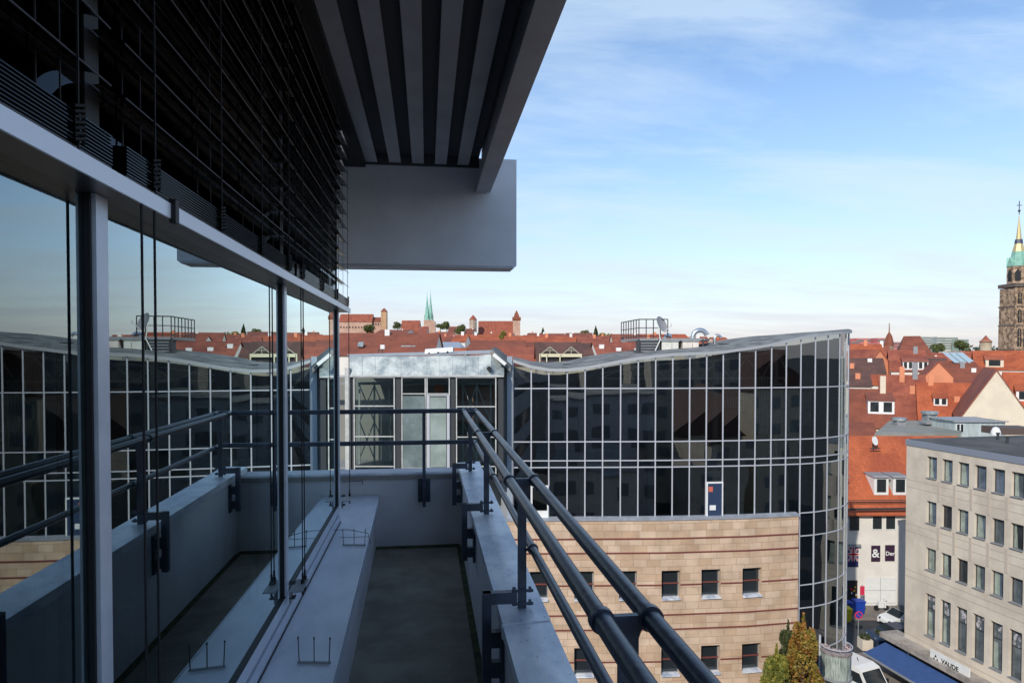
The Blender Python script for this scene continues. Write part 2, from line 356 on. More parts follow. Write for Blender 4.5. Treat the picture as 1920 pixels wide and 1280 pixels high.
# panes, minutely turned like the real (bowed) panes
TW = radians(0.0)
for i in range(3):
    a, b = YM[i]+.03, YM[i+1]-.03; c = (a+b)/2; h = (b-a)/2
    o = (cos(TW)*h, sin(TW)*h)
    for (zz0, zz1, nm) in ((ZS+.12, ZT+.01, 'window_pane'), (ZT+.085, 3.27, 'upper_pane')):
        m = MB(); m.face([(GX-o[1], c-o[0], zz0), (GX+o[1], c+o[0], zz0), (GX+o[1], c+o[0], zz1), (GX-o[1], c-o[0], zz1)])
        if nm == 'window_pane':          # inner sheet of the double glazing, a hair out of parallel
            m.face([(GX-.024, c-o[0], zz0), (GX-.0265, c+o[0], zz0), (GX-.0240, c+o[0], zz1), (GX-.0225, c-o[0], zz1)])
        m.build(nm, M_pane if nm == 'window_pane' else M_paneu, own)
# rooms behind the glass
m = MB()
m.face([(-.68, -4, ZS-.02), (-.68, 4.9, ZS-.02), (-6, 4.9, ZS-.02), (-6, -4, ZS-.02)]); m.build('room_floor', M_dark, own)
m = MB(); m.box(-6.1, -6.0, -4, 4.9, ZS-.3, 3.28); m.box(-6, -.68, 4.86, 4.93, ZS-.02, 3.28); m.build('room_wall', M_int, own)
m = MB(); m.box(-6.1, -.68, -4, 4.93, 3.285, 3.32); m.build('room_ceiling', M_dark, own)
m = MB()
for k, y in enumerate([.2, .42, .62, .8, .98, 1.14]):
    m.obox((-.78, y, ZS+.02), (-.02, .11, 0), (.01, .0, 0), (0, 0, ZT-ZS+.05))
m.build('vertical_blind', M_curt, own)
# red chair inside
ch = thing('armchair', (-1.25, 1.85, ZS-.02), 'dark red upholstered armchair seen dimly behind the near window pane', 'chair')
m = MB(); m.lathe((-1.25, 1.85, ZS+.12), [(0, .16), (.26, .16), (.29, .12), (.29, .02), (.26, 0), (0, 0)], 20); m.build('seat', M_red, ch, True)
m = MB()
for k in range(14):
    a0 = radians(100+k*12); a1 = a0+radians(12.2)
    for (r0, r1) in ((.27, .35),):
        p = [Vector((-1.25+r*cos(a), 1.85+r*sin(a), 0)) for r, a in ((r0, a0), (r1, a0), (r1, a1), (r0, a1))]
        m.obox(p[0]+UP*(ZS+.08), p[1]-p[0], p[3]-p[0], UP*.48)
m.build('backrest', M_red, ch)
m = MB(); m.lathe((-1.25, 1.85, ZS-.02), [(.2, 0), (.2, .02), (.03, .04), (.03, .14), (.1, .145)], 14); m.build('pedestal', M_alu, ch, True)
tb = thing('office_desk', (-1.7, 3.3, ZS-.02), 'pale office desk standing behind the middle window pane', 'desk')
m = MB(); m.box(-2.1, -1.0, 2.6, 4.0, ZS+.28, ZS+.31); m.build('desk_top', mat('desk_green', (.20, .27, .26), .4), tb)
for x in (-2.05, -1.05):
    for y in (2.65, 3.95):
        m = MB(); m.box(x-.02, x+.02, y-.02, y+.02, ZS-.019, ZS+.279); m.build('leg', M_alu, tb)
# soffit
ZR = H+1.636
MB().box(-.70, -.515, -1.6, 5.99, ZR-.045, ZR+.0745).build('blind_box', mat('blind_box_black', (.010, .010, .011), .7), own)
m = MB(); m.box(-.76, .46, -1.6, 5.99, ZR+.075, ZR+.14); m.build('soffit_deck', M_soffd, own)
for x in (-.464, -.265, -.07, .125, .318):
    m = MB()
    w0, w1 = .050, .034
    for (a, b) in ((-1.6, 5.985),):
        q = [(x-w0, ZR), (x+w0, ZR), (x+w1, ZR+.074), (x-w1, ZR+.074)]
        m.face([(q[0][0], a, ZR), (q[0][0], b, ZR), (q[1][0], b, ZR), (q[1][0], a, ZR)])
        m.face([(q[1][0], a, ZR), (q[1][0], b, ZR), (q[2][0], b, q[2][1]), (q[2][0], a, q[2][1])])
        m.face([(q[3][0], a, q[3][1]), (q[3][0], b, q[3][1]), (q[0][0], b, ZR), (q[0][0], a, ZR)])
    m.build('soffit_rib', M_soff, own)
m = MB(); zb = H+1.40
m.box(.432, .520, -1.6, 5.995, zb, zb+.035); m.box(.5202, .560, -1.6, 5.996, zb+.012, zb+.03); m.box(.480, .5195, -1.6, 5.995, zb+.036, zb+.42); m.build('edge_beam', M_soff, own)
m = MB(); YB = 6.0; bx1 = .790; bz0, bz1 = zat(501, 5.96), zat(294, 5.96)
m.v = []; pr = [(-.9, bz0), (bx1-.03, bz0), (bx1, bz0+.025), (bx1, bz1), (-.9, bz1)]
m.face([(x, YB, z) for x, z in pr]); m.face([(x, YB+.25, z) for x, z in pr][::-1])
for k in range(5):
    q = (k+1) % 5; m.face([(pr[k][0], YB+.25, pr[k][1]), (pr[q][0], YB+.25, pr[q][1]), (pr[q][0], YB, pr[q][1]), (pr[k][0], YB, pr[k][1])])
m.build('canopy_beam', M_beam, own)
MB().box(-.76, .46, 5.9955, 5.9985, ZR-.02, ZR+.14).build('dark_gap_strip', M_soffd, own)  # added dark strip: shuts the light leak so the groove ends look dark
m = MB(); m.box(-.9, bx1-.034, YB-.004, YB-.001, bz0+.001, bz0+.022); m.build('beam_edge', M_soff, own)
# body of the block below, above and behind
m = MB(); m.box(-14, .30, -40, 5.8, GZ, -.31); m.box(-14, -6.2, -40, 5.8, -.3, 3.6); m.box(-6.2, .5, -40, -1.7, -.3, 3.6)
m.box(-14, .555, -40, 5.99, 3.44, 3.75)
m.build('wall', mat('own_wall', (.55, .55, .56), .8, var=.1, vs=1), own)
for lv in range(6):
    z = -.9-lv*3.6
    m = MB(); m.box(-13, -.2, 5.81, 5.85, z-1.7, z); m.build('window_band', M_win, own)
    m = MB(); m.box(.31, .34, -38, 5.0, z-1.7, z); m.build('window_band', M_win, own)

# grit and small dead leaves lying on cap, shelf and floor
M_grit = mat('grit', (.05, .05, .05), .9)
def flecks(n, fx, y0, y1, z, smin, smax, name, mt):
    m = MB(); rg = random.Random(n)
    for k in range(n):
        y = y0+(y1-y0)*rg.random(); x0, x1 = fx(y); x = x0+(x1-x0)*rg.random(); s_ = rg.uniform(smin, smax); a = rg.random()*6.28; c = Vector((x, y, z+.0006+rg.random()*.0008))
        u = Vector((cos(a), sin(a), 0))*s_; v = Vector((-sin(a), cos(a), 0))*s_*rg.uniform(.25, .8); m.face([c-u, c-v*.8+u*.2, c+u, c+v-u*.1])
    tag(m.build(name, mt, own), kind='stuff')
flecks(260, lambda y: (fin(y)+.01, fout(y)-.01), .5, 5.6, zc_+.012, .0012, .0055, 'grit', M_grit)
flecks(90, lambda y: (GX+.03, fsh(y)-.01), .6, 5.6, ZS, .001, .004, 'grit', M_grit)
flecks(60, lambda y: (-.28, .30), 1.2, 5.7, .001, .003, .010, 'litter', mat('litter', (.26, .22, .15), .9))
# ---------------------------------------------------------------- blinds
def blind(y0, y1, label):
    t = thing('venetian_blind', (-.5, (y0+y1)/2, ZT+.09), label, 'blind', 'dark exterior louvre blinds over the window')
    zz = H+.498
    for k in range(12):
        z = zz+.103*k
        if z > 3.22: break
        m = MB(); n = 5; ang = radians(-22); wd = .062; pts = []
        for i in range(n+1):
            s = (i/n-.5); px_ = s*wd; cz = .010*(1-(2*s)**2)
            pts.append((-.598+px_*cos(ang)-cz*sin(ang), z+px_*sin(ang)+cz*cos(ang)))
        for i in range(n):
            (xa, za), (xb, zb_) = pts[i], pts[i+1]
            m.face([(xa, y0, za), (xb, y0, zb_), (xb, y1, zb_), (xa, y1, za)], [(0, 0)]*4)
            m.face([(xa, y1, za-.0012), (xb, y1, zb_-.0012), (xb, y0, zb_-.0012), (xa, y0, za-.0012)], [(0, 0)]*4)
        m.cur = 1; m.tube([(pts[-1][0], y0, pts[-1][1]), (pts[-1][0], y1, pts[-1][1])], .0016, 5); m.tube([(pts[0][0], y0, pts[0][1]), (pts[0][0], y1, pts[0][1])], .0016, 5)
        m.build('slat', [M_slat, M_sledge], t, True)
    for k in range(9):                       # gathered slats above the bottom rail
        z = ZT+.042+k*.0064
        m = MB(); m.obox((-.628, y0, z), (.060, 0, -.001), (0, y1-y0, 0), (0, 0, .0022)); m.build('slat', M_slat, t)
    m = MB(); m.box(-.628, -.570, y0, y1, ZT+.0305, ZT+.039); m.build('bottom_rail', M_dgrey, t)
    nn = 4
    for k in range(nn):
        y = y0+.13+(y1-y0-.26)*k/(nn-1)
        m = MB()
        for x in (-.6295, -.565):
            m.bar((x, y, ZT+.03), (x+.003, y, 3.22), .003)
        m.bar((-.598, y+.012, ZT+.03), (-.598, y+.012, 3.22), .0022)
        for q in range(10): m.bar((-.629, y, zz+.103*q-.006), (-.565, y, zz+.103*q-.014), .0016)
        for q in range(7): m.tube([(-.564, y-.014, ZT+.045+.009*q), (-.556, y, ZT+.050+.009*q), (-.564, y+.014, ZT+.043+.009*q)], .0032, 5)
        m.build('ladder_cord', M_cord, t)
    m = MB(); m.box(-.628, -.568, y0, y1, 3.225, 3.27); m.build('head_rail', M_dgrey, t)
    return t
gaps = [(-1.45, -.49, 'dark exterior louvre blind nearest the camera, drawn halfway over the glass'), (-.41, 1.335, 'dark louvre blind above the left window pane with the pale vertical strips'),
        (1.395, 3.065, 'dark louvre blind above the middle window pane'), (3.12, 5.17, 'farthest dark louvre blind, its slat ends against the sky beside the canopy beam')]
bl = [blind(*gq) for gq in gaps]
# guide cables
def cable(y, t, far=False):
    m = MB(); m.tube([(-.566, y, ZS+.16), (-.566, y, ZT+.03)], .0028, 6); m.tube([(-.566, y, ZS+.10), (-.566, y, ZS+.20)], .005, 6); m.tube([(-.566, y, ZS+.156), (-.566, y, ZS+.170)], .009, 8)
    m.build('guide_cable', M_cord, t)
for y, b in ((1.455, bl[1]), (1.52, bl[2]), (3.20, bl[2]), (3.255, bl[3]), (5.12, bl[3])): cable(y, b)
for y, b in ((1.44, bl[1]), (3.18, bl[2]), (5.04, bl[3])):
    m = MB(); m.box(GX+.030, -.550, y-.085, y+.085, ZS+.148, ZS+.153); m.box(GX+.030, GX+.036, y-.09, y-.03, ZS+.10, ZS+.147)
    cb_ = m.build('cable_bracket', M_mgrey, b)
    for q in (-.03, .03):
        for zq in (.125, .19):
            m = MB(); m.tube([(GX+.03, y-.075+q*.4, ZS+zq), (GX+.055, y-.075+q*.4, ZS+zq)], .005, 8); m.build('screw', M_dgrey, cb_)
m = MB(); pz = onZ(325, 385, ZT+.02); pz = Vector((ex+.004, 1.62, ZT-.006)); m.box(ex-.004, ex+.010, 1.60, 1.622, ZT-.012, ZT+.04); m.build('end_clip', M_gasket, bl[2])

# bird spikes on the shelf
def spikes(px, py, n, wd, label, h=.095):
    c = onZ(px, py, ZS+.003)
    t = thing('wire_spike', c, label, 'bird spike', 'wire spikes on the window shelf')
    m = MB(); m.bar(c+Vector((-wd/2, .01, .004)), c+Vector((wd/2, -.01, .004)), .012, .006); m.build('base_strip', M_mgrey, t)
    for k in range(n):
        x = -wd/2+.006+(wd-.012)*k/(n-1)
        m = MB(); b = c+Vector((x, .01-.02*k/(n-1), .004)); m.tube([b, b+Vector((.004*(k-1), .0, h))], .0022, 6); m.tube([b+Vector((.004*(k-1), 0, h-.004)), b+Vector((.004*(k-1), 0, h+.004))], .0035, 6); m.build('spike', M_dgrey, t)
spikes(589, 1243, 3, .128, 'three upright wire spikes on the shelf nearest the camera')
spikes(664, 1022, 3, .145, 'three upright wire spikes halfway along the shelf')
spikes(683, 926, 3, .11, 'wire spikes at the far end corner of the shelf')
a = onZ(618, 993, ZS+.03); b = onZ(690, 999, ZS+.03)
tag(MB().tube([a, (a+b)/2+UP*.012, b, b+Vector((.015, 0, -.07))], .0022, 6).build('wire', M_dgrey), 'thin dark wire lying across the shelf behind the middle spikes', 'wire')
a = onZ(640, 903, ZS+.13); 
tag(MB().tube([a, onZ(680, 901, ZS+.13), onZ(681, 922, ZS+.004)], .003, 6).build('wire', M_dgrey), 'bent dark wire standing at the far end of the shelf', 'wire')

# ---------------------------------------------------------------- railing
zr, zm = H-.486, H-.750
rail = thing('balcony_railing', (.4, 3, zc_), 'dark blue grey tubular steel railing with twin top rails along the balcony', 'railing')
RIN = ln((1206, 1280), (866, 765), zr); ROUT = ln((1322, 1280), (888, 765), zr); RM = ln((1136, 1280), (891, 830), zm)
RR = .0185
YP = [onZ(880, 772, zr).y, onZ(916, 812, zr).y, onZ(990, 900, zr).y, onZ(1165, 1160, zr).y]
def rl(f, z, y0, y1, r):
    m = MB(); m.tube([(f(y0), y0, z), (f((y0+y1)/2), (y0+y1)/2, z), (f(y1), y1, z)], r, 20); return m
ye = YP[0]+.13
rl(RIN, zr, -.6, ye, RR).build('top_rail', M_steel, rail, True)
rl(ROUT, zr, -.6, ye, RR).build('top_rail', M_steel, rail, True)
rl(RM, zm, -.6, ye, RR*.86).build('middle_rail', M_steel, rail, True)
# far run
for z, f in ((zr, ROUT), (zm, RM)):
    m = MB(); m.tube([(-1.35, ye+.0, z), (f(ye)+.01, ye, z)], RR*1.02, 20); m.build('top_rail' if z == zr else 'middle_rail', M_steel, rail, True)
def post(y):
    xm = RM(y)-.055; xi, xo = RIN(y), ROUT(y); xm = (xi+xo)/2-.012 if False else xm
    pxx = xi+.037
    m = MB(); m.box(pxx-.006, pxx+.027, y-.006, y+.006, H-.99, zr-.04)
    pl_, pr_ = pxx-.010, pxx+.031
    m2 = [(xi+.01, zr+.008), (xo-.01, zr+.008), (xo-.01, zr-.010), (pr_+.006, zr-.018), (pr_, zr-.034), (pr_, zr-.075), (pl_, zr-.075), (pl_, zr-.034), (pl_-.006, zr-.018), (xi+.01, zr-.010)]
    m.face([(x, y-.007, z) for x, z in m2]); m.face([(x, y+.007, z) for x, z in m2][::-1])
    for k in range(len(m2)):
        q = (k+1) % len(m2); m.face([(m2[q][0], y-.007, m2[q][1]), (m2[k][0], y-.007, m2[k][1]), (m2[k][0], y+.007, m2[k][1]), (m2[q][0], y+.007, m2[q][1])])
    p = m.build('post', M_steel, rail)
    for f, r, z in ((RIN, RR, zr), (ROUT, RR, zr), (RM, RR*.86, zm)):
        d = Vector((f(y+.01)-f(y), .01, 0)).normalized(); c = Vector((f(y), y, z))
        MB().tube([c-d*.009, c+d*.009], r+.0055, 20).build('clamp', M_steel, p, True)
    MB().bar((pxx+.02, y, zm-.003), (RM(y)-RR*.7, y, zm), .012, .010).build('rail_arm', M_steel, p)
    # bracket: arm over the cap, leg on the inside, spacers, wall plate
    xi_ = fin(y)
    m = MB(); za = H-.932
    m.box(xi_-.062, pxx-.0105, y-.016, y+.016, za-.022, za+.022)
    m.box(xi_-.064, xi_-.030, y-.018, y+.018, H-1.255, za+.022)
    for q in (-1.09, -1.205): m.box(xi_-.029, xi_+.004, y-.017, y+.017, H+q-.03, H+q+.03)
    m.box(xi_+.004, xi_+.019, y-.03, y+.03, H-1.265, H-1.045)
    m.build('bracket', M_steel, rail)
    m = MB()
    for q in (za-.024, za+.026):
        m.tube([(pxx-.03, y-.012, q), (pxx+.052, y-.012, q)], .0065, 6); m.tube([(pxx-.026, y, q), (pxx-.014, y, q)], .012, 8); m.tube([(pxx+.036, y, q), (pxx+.046, y, q)], .012, 8)
    m.build('bolt', M_steel, p)
for y in YP: post(y)
post(-.05)
# far post on the far parapet
c = pt(795, 800, YF*.99); x = c.x
m = MB(); m.box(x-.014, x+.014, ye-.006+.02, ye+.03, zat(945, 5.85), zr-.015); m.build('post', M_steel, rail)
m = MB(); m.box(x-.052, x+.052, YF-.030, YF-.002, zat(940, 5.83), zat(897, 5.83)); m.box(x-.013, x+.013, ye-.02, YF-.030, zat(930, 5.83), zat(905, 5.83)); m.build('bracket', M_steel, rail)

# ================================================================== CURVED GLASS BUILDING
dep = [(950, 34), (1000, 34), (1250, 34.15), (1400, 34.55), (1495, 35.05), (1528, 35.35), (1552, 35.75), (1574, 36.3), (1585.5, 36.9), (1590.5, 37.7)]
def D_(px):
    for (a, b), (c, d) in zip(dep, dep[1:]):
        if px <= c: return b+(d-b)*(px-a)/(c-a)
    return dep[-1][1]
MPX = [962, 996, 1029, 1063.5, 1097, 1130, 1163.5, 1196.5, 1229, 1261, 1293, 1324.5, 1355.5, 1386, 1416, 1446, 1473.7, 1501, 1528, 1552, 1573.7, 1585.4, 1590.2]
TOPY = [679, 690, 695.6, 696, 692, 686, 679.5, 674, 670, 667, 665.6, 664.5, 662, 657.6, 653.6, 648, 641.5, 635.5, 631, 627.5, 625.4, 624.6, 624]
pl = []                                      # plan points
for px in MPX:
    d = D_(px); l, _ = rc(px, 740); pl.append(F*d+R*(l*d))
base_n = len(pl)
ztop = [zat(y, D_(px)) for px, y in zip(MPX, TOPY)]
# carry on round the back of the drum
e = (pl[-1]-pl[-2]).normalized(); tail = [pl[-1]]
for k in range(1, 6):
    a = radians(-4*k-2); dd = Vector((e.x*cos(-a)-e.y*sin(-a), e.x*sin(-a)+e.y*cos(-a), 0)); tail.append(tail[-1]+dd*.88)
pl2 = pl+tail[1:]; ztop2 = ztop+[ztop[-1]+.02*k for k in range(1, 6)]
ZTR = [zat(728, 34), zat(828, 34), zat(863.5, 34), zat(876, 34), zat(971, 34)]
HH = H+.60
ZLOW = [HH-10.04, HH-12.6, HH-13.8, HH-16.1, HH-17.6, HH-19.9, HH-21.2, GZ]
gb = thing('glass_building', cw(8, 40, GZ), 'curved dark glass and sandstone office block with a wavy grey roof', 'building')
def nrm(p, q):
    t = (q-p).normalized(); n = Vector((t.y, -t.x, 0)); return n if n.dot(F) < 0 or True else -n
def vnorm(P_, i):
    t = (P_[min(i+1, len(P_)-1)]-P_[max(i-1, 0)]).normalized(); return Vector((t.y, -t.x, 0))
LOW0 = 17                                    # index of the px=1501 mullion: glass drum below starts here
cnt = 0; extra = MB()
panes = []
for i in range(len(pl2)-1):
    zs = [None]+ZTR+(ZLOW if i >= LOW0 else [])
    for j in range(len(zs)-1):
        a, b = pl2[i], pl2[i+1]
        if j == 0: q = [(a, ZTR[0]), (b, ZTR[0]), (b, ztop2[i+1]), (a, ztop2[i])]
        else: q = [(a, zs[j+1]), (b, zs[j+1]), (b, zs[j]), (a, zs[j])]
        area = (a-b).length*abs(q[3][1]-q[0][1]); vis = 1 if i < base_n-2 else .05
        panes.append((area*vis, i, j, q))
panes.sort(key=lambda p: -p[0])
for k, (ar, i, j, q) in enumerate(panes):
    n = vnorm(pl2, i); t1, t2 = random.gauss(0, .006), random.gauss(0, .0035)
    ps = [Vector((p.x, p.y, z))+n*(t1*(1 if c in (1, 2) else -1)+t2*(1 if c > 1 else -1)) for c, (p, z) in enumerate(q)]
    if k < 98: MB().face(ps).build('window_pane', M_cur, gb)
    else: extra.face(ps)
tag(extra.build('window_pane', M_cur, gb), kind='stuff')
for i, p in enumerate(pl2):
    n = vnorm(pl2, i); zb_ = ZTR[-1] if i < LOW0 else GZ
    m = MB(); t = Vector((-n.y, n.x, 0)); m.obox(Vector((p.x, p.y, zb_))-t*.03-n*.02, t*.06, n*.045, UP*(ztop2[i]-zb_)); m.build('mullion', M_mull, gb)
def transom(z, i0, i1, h=.055, out=.024, name='transom', mt=None, P_=None, dz=None):
    P_ = P_ or pl2; m = MB()
    for i in range(i0, i1):
        a, b = P_[i], P_[i+1]; na, nb = vnorm(P_, i), vnorm(P_, i+1)
        za, zb_ = (z, z) if dz is None else (dz[i], dz[i+1])
        A = [a-na*.015, a+na*out]; B = [b-nb*.015, b+nb*out]
        f = lambda p, zz: (p.x, p.y, zz)
        m.face([f(A[1], za-h/2), f(B[1], zb_-h/2), f(B[1], zb_+h/2), f(A[1], za+h/2)])
        m.face([f(A[1], za+h/2), f(B[1], zb_+h/2), f(B[0], zb_+h/2), f(A[0], za+h/2)])
        m.face([f(A[0], za-h/2), f(B[0], zb_-h/2), f(B[1], zb_-h/2), f(A[1], za-h/2)])
    return m.build(name, mt or M_mull, gb)
for z in ZTR[:-1]: transom(z, 0, len(pl2)-1)
transom(ZTR[-1], LOW0, len(pl2)-1)
for z in ZLOW[:-1]: transom(z, LOW0, len(pl2)-1)
ztf = [z+.07 for z in ztop2]
transom(0, 0, len(pl2)-1, h=.16, out=.14, name='roof_edge', mt=mat('roof_edge_metal', (.42, .43, .44), .5, .3), dz=ztf)
# roof sheet from the front edge to a higher back edge
BK = [(925, 652), (962, 668), (996, 677), (1035, 679), (1063, 677), (1100, 668), (1130, 663), (1165, 659), (1200, 655), (1250, 651), (1300, 647), (1350, 638), (1400, 631), (1450, 627.5), (1500, 623.5), (1550, 620), (1591, 616.5)]
def bk(px):
    for (a, b), (c, d) in zip(BK, BK[1:]):
        if px <= c: return b+(d-b)*(px-a)/(c-a)
    return BK[-1][1]
m = MB(); DB = 44; cols = []
for i, px in enumerate(MPX):
    f_ = Vector((pl[i].x, pl[i].y, ztf[i]+.082))+vnorm(pl, i)*.15
    bd = DB if px < 1500 else DB-(px-1500)/90*5.5
    b_ = pt(px, bk(px), bd); col = []
    for k in range(9):
        t = k/8; p = f_.lerp(b_, t); p.z = f_.z+(b_.z-f_.z)*(t**.8)+.0*sin(t*pi); col.append(p)
    cols.append(col)
for i in range(len(cols)-1):
    for k in range(8): m.face([cols[i][k], cols[i+1][k], cols[i+1][k+1], cols[i][k+1]])
ro = m.build('roof', M_roofg, gb, True)
for a_, b_ in ((3, .45), (7, .30), (12, .35)):
    m = MB(); i = a_; c0 = cols[i][3]; 
    m.cbox(c0+UP*.01, R, .5, .35, .05); m.cbox(c0+R*.9+UP*.01, R, .4, .3, .06); m.build('roof_hatch', M_dgrey, ro)
# back wall and inner structure (seen dimly through the glass)
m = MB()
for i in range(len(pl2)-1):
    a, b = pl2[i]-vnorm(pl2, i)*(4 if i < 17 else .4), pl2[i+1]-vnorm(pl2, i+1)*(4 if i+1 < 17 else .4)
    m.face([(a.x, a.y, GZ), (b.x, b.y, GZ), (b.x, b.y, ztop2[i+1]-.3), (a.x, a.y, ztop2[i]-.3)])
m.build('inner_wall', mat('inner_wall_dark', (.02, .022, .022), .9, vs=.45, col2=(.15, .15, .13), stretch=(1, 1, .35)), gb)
for z in (ZTR[0]-.0, ZTR[2]-.15, ZTR[4]-.2, HH-12.7, HH-16.2, HH-19.9):
    m = MB()
    for i in range(base_n-3):
        a, b = pl[i]-vnorm(pl, i)*.12, pl[i+1]-vnorm(pl, i+1)*.12; c, d = pl[i]-vnorm(pl, i)*4, pl[i+1]-vnorm(pl, i+1)*4
        if z == ZTR[0]: a, b = pl[i]-vnorm(pl, i)*2.6, pl[i+1]-vnorm(pl, i+1)*2.6
        m.face([(a.x, a.y, z), (b.x, b.y, z), (d.x, d.y, z), (c.x, c.y, z)]); m.face([(a.x, a.y, z-.3), (b.x, b.y, z-.3), (b.x, b.y, z), (a.x, a.y, z)])
        m.face([(a.x, a.y, z-.3), (c.x, c.y, z-.3), (d.x, d.y, z-.3), (b.x, b.y, z-.3)])
    m.build('floor_slab', M_int, gb)
M_tr = mat('truss_paint', (.45, .43, .38), .6)
for i in range(5, 16, 2):
    o = .9; a, b, c = (pl[k]-vnorm(pl, k)*o for k in (i, i+1, i+2))
    zl = ZTR[0]+.45; 
    m = MB(); m.bar((a.x, a.y, zl), (b.x, b.y, ztop[i+1]-.45), .07); m.bar((b.x, b.y, ztop[i+1]-.45), (c.x, c.y, zl), .07); m.bar((a.x, a.y, zl), (c.x, c.y, zl), .10); m.bar((a.x, a.y, ztop[i]-.4), (c.x, c.y, ztop[i+2]-.4), .10)
    m.build('truss', M_tr, gb)
for i in (4, 8, 12, 16):
    b = pl[i]-vnorm(pl, i)*1.0; m = MB(); m.lathe((b.x, b.y, ZTR[4]), [(.16, 0), (.16, ztop[i]-ZTR[4]-.3)], 12); m.build('column', M_tr, gb)
# curtain bits behind some panes
for i, ya, yb, cc in ((14, 706, 815, 0), (15, 718, 822, 0), (16, 722, 826, 1), (13, 742, 772, 1), (12, 745, 765, 1), (17, 735, 800, 0), (8, 790, 822, 2), (4, 795, 824, 2)):
    a, b = pl[i]-vnorm(pl, i)*.22, pl[i+1]-vnorm(pl, i+1)*.22; m = MB(); za, zb_ = zat(ya, D_(MPX[i])), zat(yb, D_(MPX[i]))
    for k in range(6):
        p, q = a.lerp(b, k/6+.01), a.lerp(b, (k+.86)/6); m.face([(p.x, p.y, zb_), (q.x, q.y, zb_), (q.x, q.y, za), (p.x, p.y, za)])
    m.build('curtain', [mat('blind_cloth', (.42, .44, .38), .9, var=.2), mat('blind_teal', (.20, .30, .30), .9, var=.2), mat('blind_brown', (.20, .13, .09), .9, var=.2)][cc], gb)
# door in the glass
d0 = pl[11].lerp(pl[12], -.0); n = vnorm(pl, 11); t = (pl[12]-pl[11]).normalized()
m = MB(); o = d0+n*.02; zt, zb_ = zat(905, 34.4), ZTR[-1]+.03
m.obox(Vector((o.x, o.y, zb_)), t*.06, n*.1, UP*(zt-zb_)); m.obox(Vector((o.x, o.y, zb_))+t*.80, t*.06, n*.1, UP*(zt-zb_)); m.obox(Vector((o.x, o.y, zt)), t*.86, n*.1, UP*.07)
dr = m.build('door', M_white, gb)
m = MB(); m.obox(Vector((o.x, o.y, zb_+.0))+t*.065+n*.06, t*.73, n*.02, UP*(zt-zb_-.01)); m.build('door_leaf', mat('door_blue', (.03, .05, .10), .2), dr)
m = MB(); m.obox(Vector((o.x, o.y, zt-.42))+t*.10+n*.085, t*.22, n*.01, UP*.26); m.build('notice', mat('notice_red', (.55, .12, .08), .6), dr)
m = MB(); m.obox(Vector((o.x, o.y, zt-1.35))+t*.16+n*.085, t*.32, n*.01, UP*.25); m.build('notice', M_white, dr)
m = MB(); m.obox(Vector((o.x, o.y, zt+.30))+t*.1-n*.1, t*.7, n*.02, UP*.3); m.build('fanlight_panel', M_white, dr)
# second door further left, half behind the rails
d0 = pl[1]; n = vnorm(pl, 1); t = (pl[2]-pl[1]).normalized(); o = d0+n*.02; zt = zat(912, 34)
m = MB(); m.obox(Vector((o.x, o.y, zb_)), t*.06, n*.1, UP*(zt-zb_)); m.obox(Vector((o.x, o.y, zb_))+t*.80, t*.06, n*.1, UP*(zt-zb_)); m.obox(Vector((o.x, o.y, zt)), t*.86, n*.1, UP*.07); m.obox(Vector((o.x, o.y, zb_))+t*.06, t*.74, n*.1, UP*.35)
m.build('door', M_white, gb)
# stone skirt: plan shifted out a little, from the left corner to px 1497
spx = [940, 962, 1000, 1040, 1080, 1120, 1160, 1200, 1240, 1280, 1320, 1360, 1400, 1440, 1470, 1497.5]
sp = []
for px in spx:
    d = D_(px)-.28; l, _ = rc(px, 970); sp.append(F*d+R*(l*d))
arc = [0]
for i in range(len(sp)-1): arc.append(arc[-1]+(sp[i+1]-sp[i]).length)
def SP(s):
    for i in range(len(arc)-1):
        if s <= arc[i+1]+1e-6 or i == len(arc)-2:
            t = (s-arc[i])/(arc[i+1]-arc[i]); return sp[i].lerp(sp[i+1], t), vnorm(sp, i).lerp(vnorm(sp, i+1), t).normalized()
def S_of(px):
    for i in range(len(spx)-1):
        if px <= spx[i+1]: return arc[i]+(arc[i+1]-arc[i])*(px-spx[i])/(spx[i+1]-spx[i])
def grid_wall(pos, sl, zl, ops, rec, wallm, parent, name='wall'):
    """wall along pos(s) with recessed openings (s0,s1,z0,z1)"""
    ss = sorted(set([round(s, 4) for s in sl+[o[0] for o in ops]+[o[1] for o in ops]])); zz = sorted(set([round(z, 4) for z in zl+[o[2] for o in ops]+[o[3] for o in ops]]))
    m = MB()
    def P3(s, z, r=0): p, n = pos(s); q = p-n*r; return (q.x, q.y, z)
    for a, b in zip(ss, ss[1:]):
        for c, d in zip(zz, zz[1:]):
            if any(o[0]-1e-3 < (a+b)/2 < o[1]+1e-3 and o[2] < (c+d)/2 < o[3] for o in ops): continue
            m.face([P3(a, c), P3(b, c), P3(b, d), P3(a, d)], [(a, c), (b, c), (b, d), (a, d)])
    for s0, s1, za, zb_ in ops:
        m.face([P3(s1, za), P3(s1, za, rec), P3(s1, zb_, rec), P3(s1, zb_)], [(s1, za), (s1+rec, za), (s1+rec, zb_), (s1, zb_)])
        m.face([P3(s0, za, rec), P3(s0, za), P3(s0, zb_), P3(s0, zb_, rec)], [(s0, za), (s0+rec, za), (s0+rec, zb_), (s0, zb_)])
        m.face([P3(s0, zb_), P3(s1, zb_), P3(s1, zb_, rec), P3(s0, zb_, rec)], [(s0, 0), (s1, 0), (s1, rec), (s0, rec)])
        m.face([P3(s0, za, rec), P3(s1, za, rec), P3(s1, za), P3(s0, za)], [(s0, 0), (s1, 0), (s1, rec), (s0, rec)])
    return m.build(name, wallm, parent)
ztS = ZTR[-1]-.08
ops = []
wpx = [(993, 1028), (1077, 1114), (1161, 1195), (1241, 1276), (1316, 1352), (1393, 1429)]
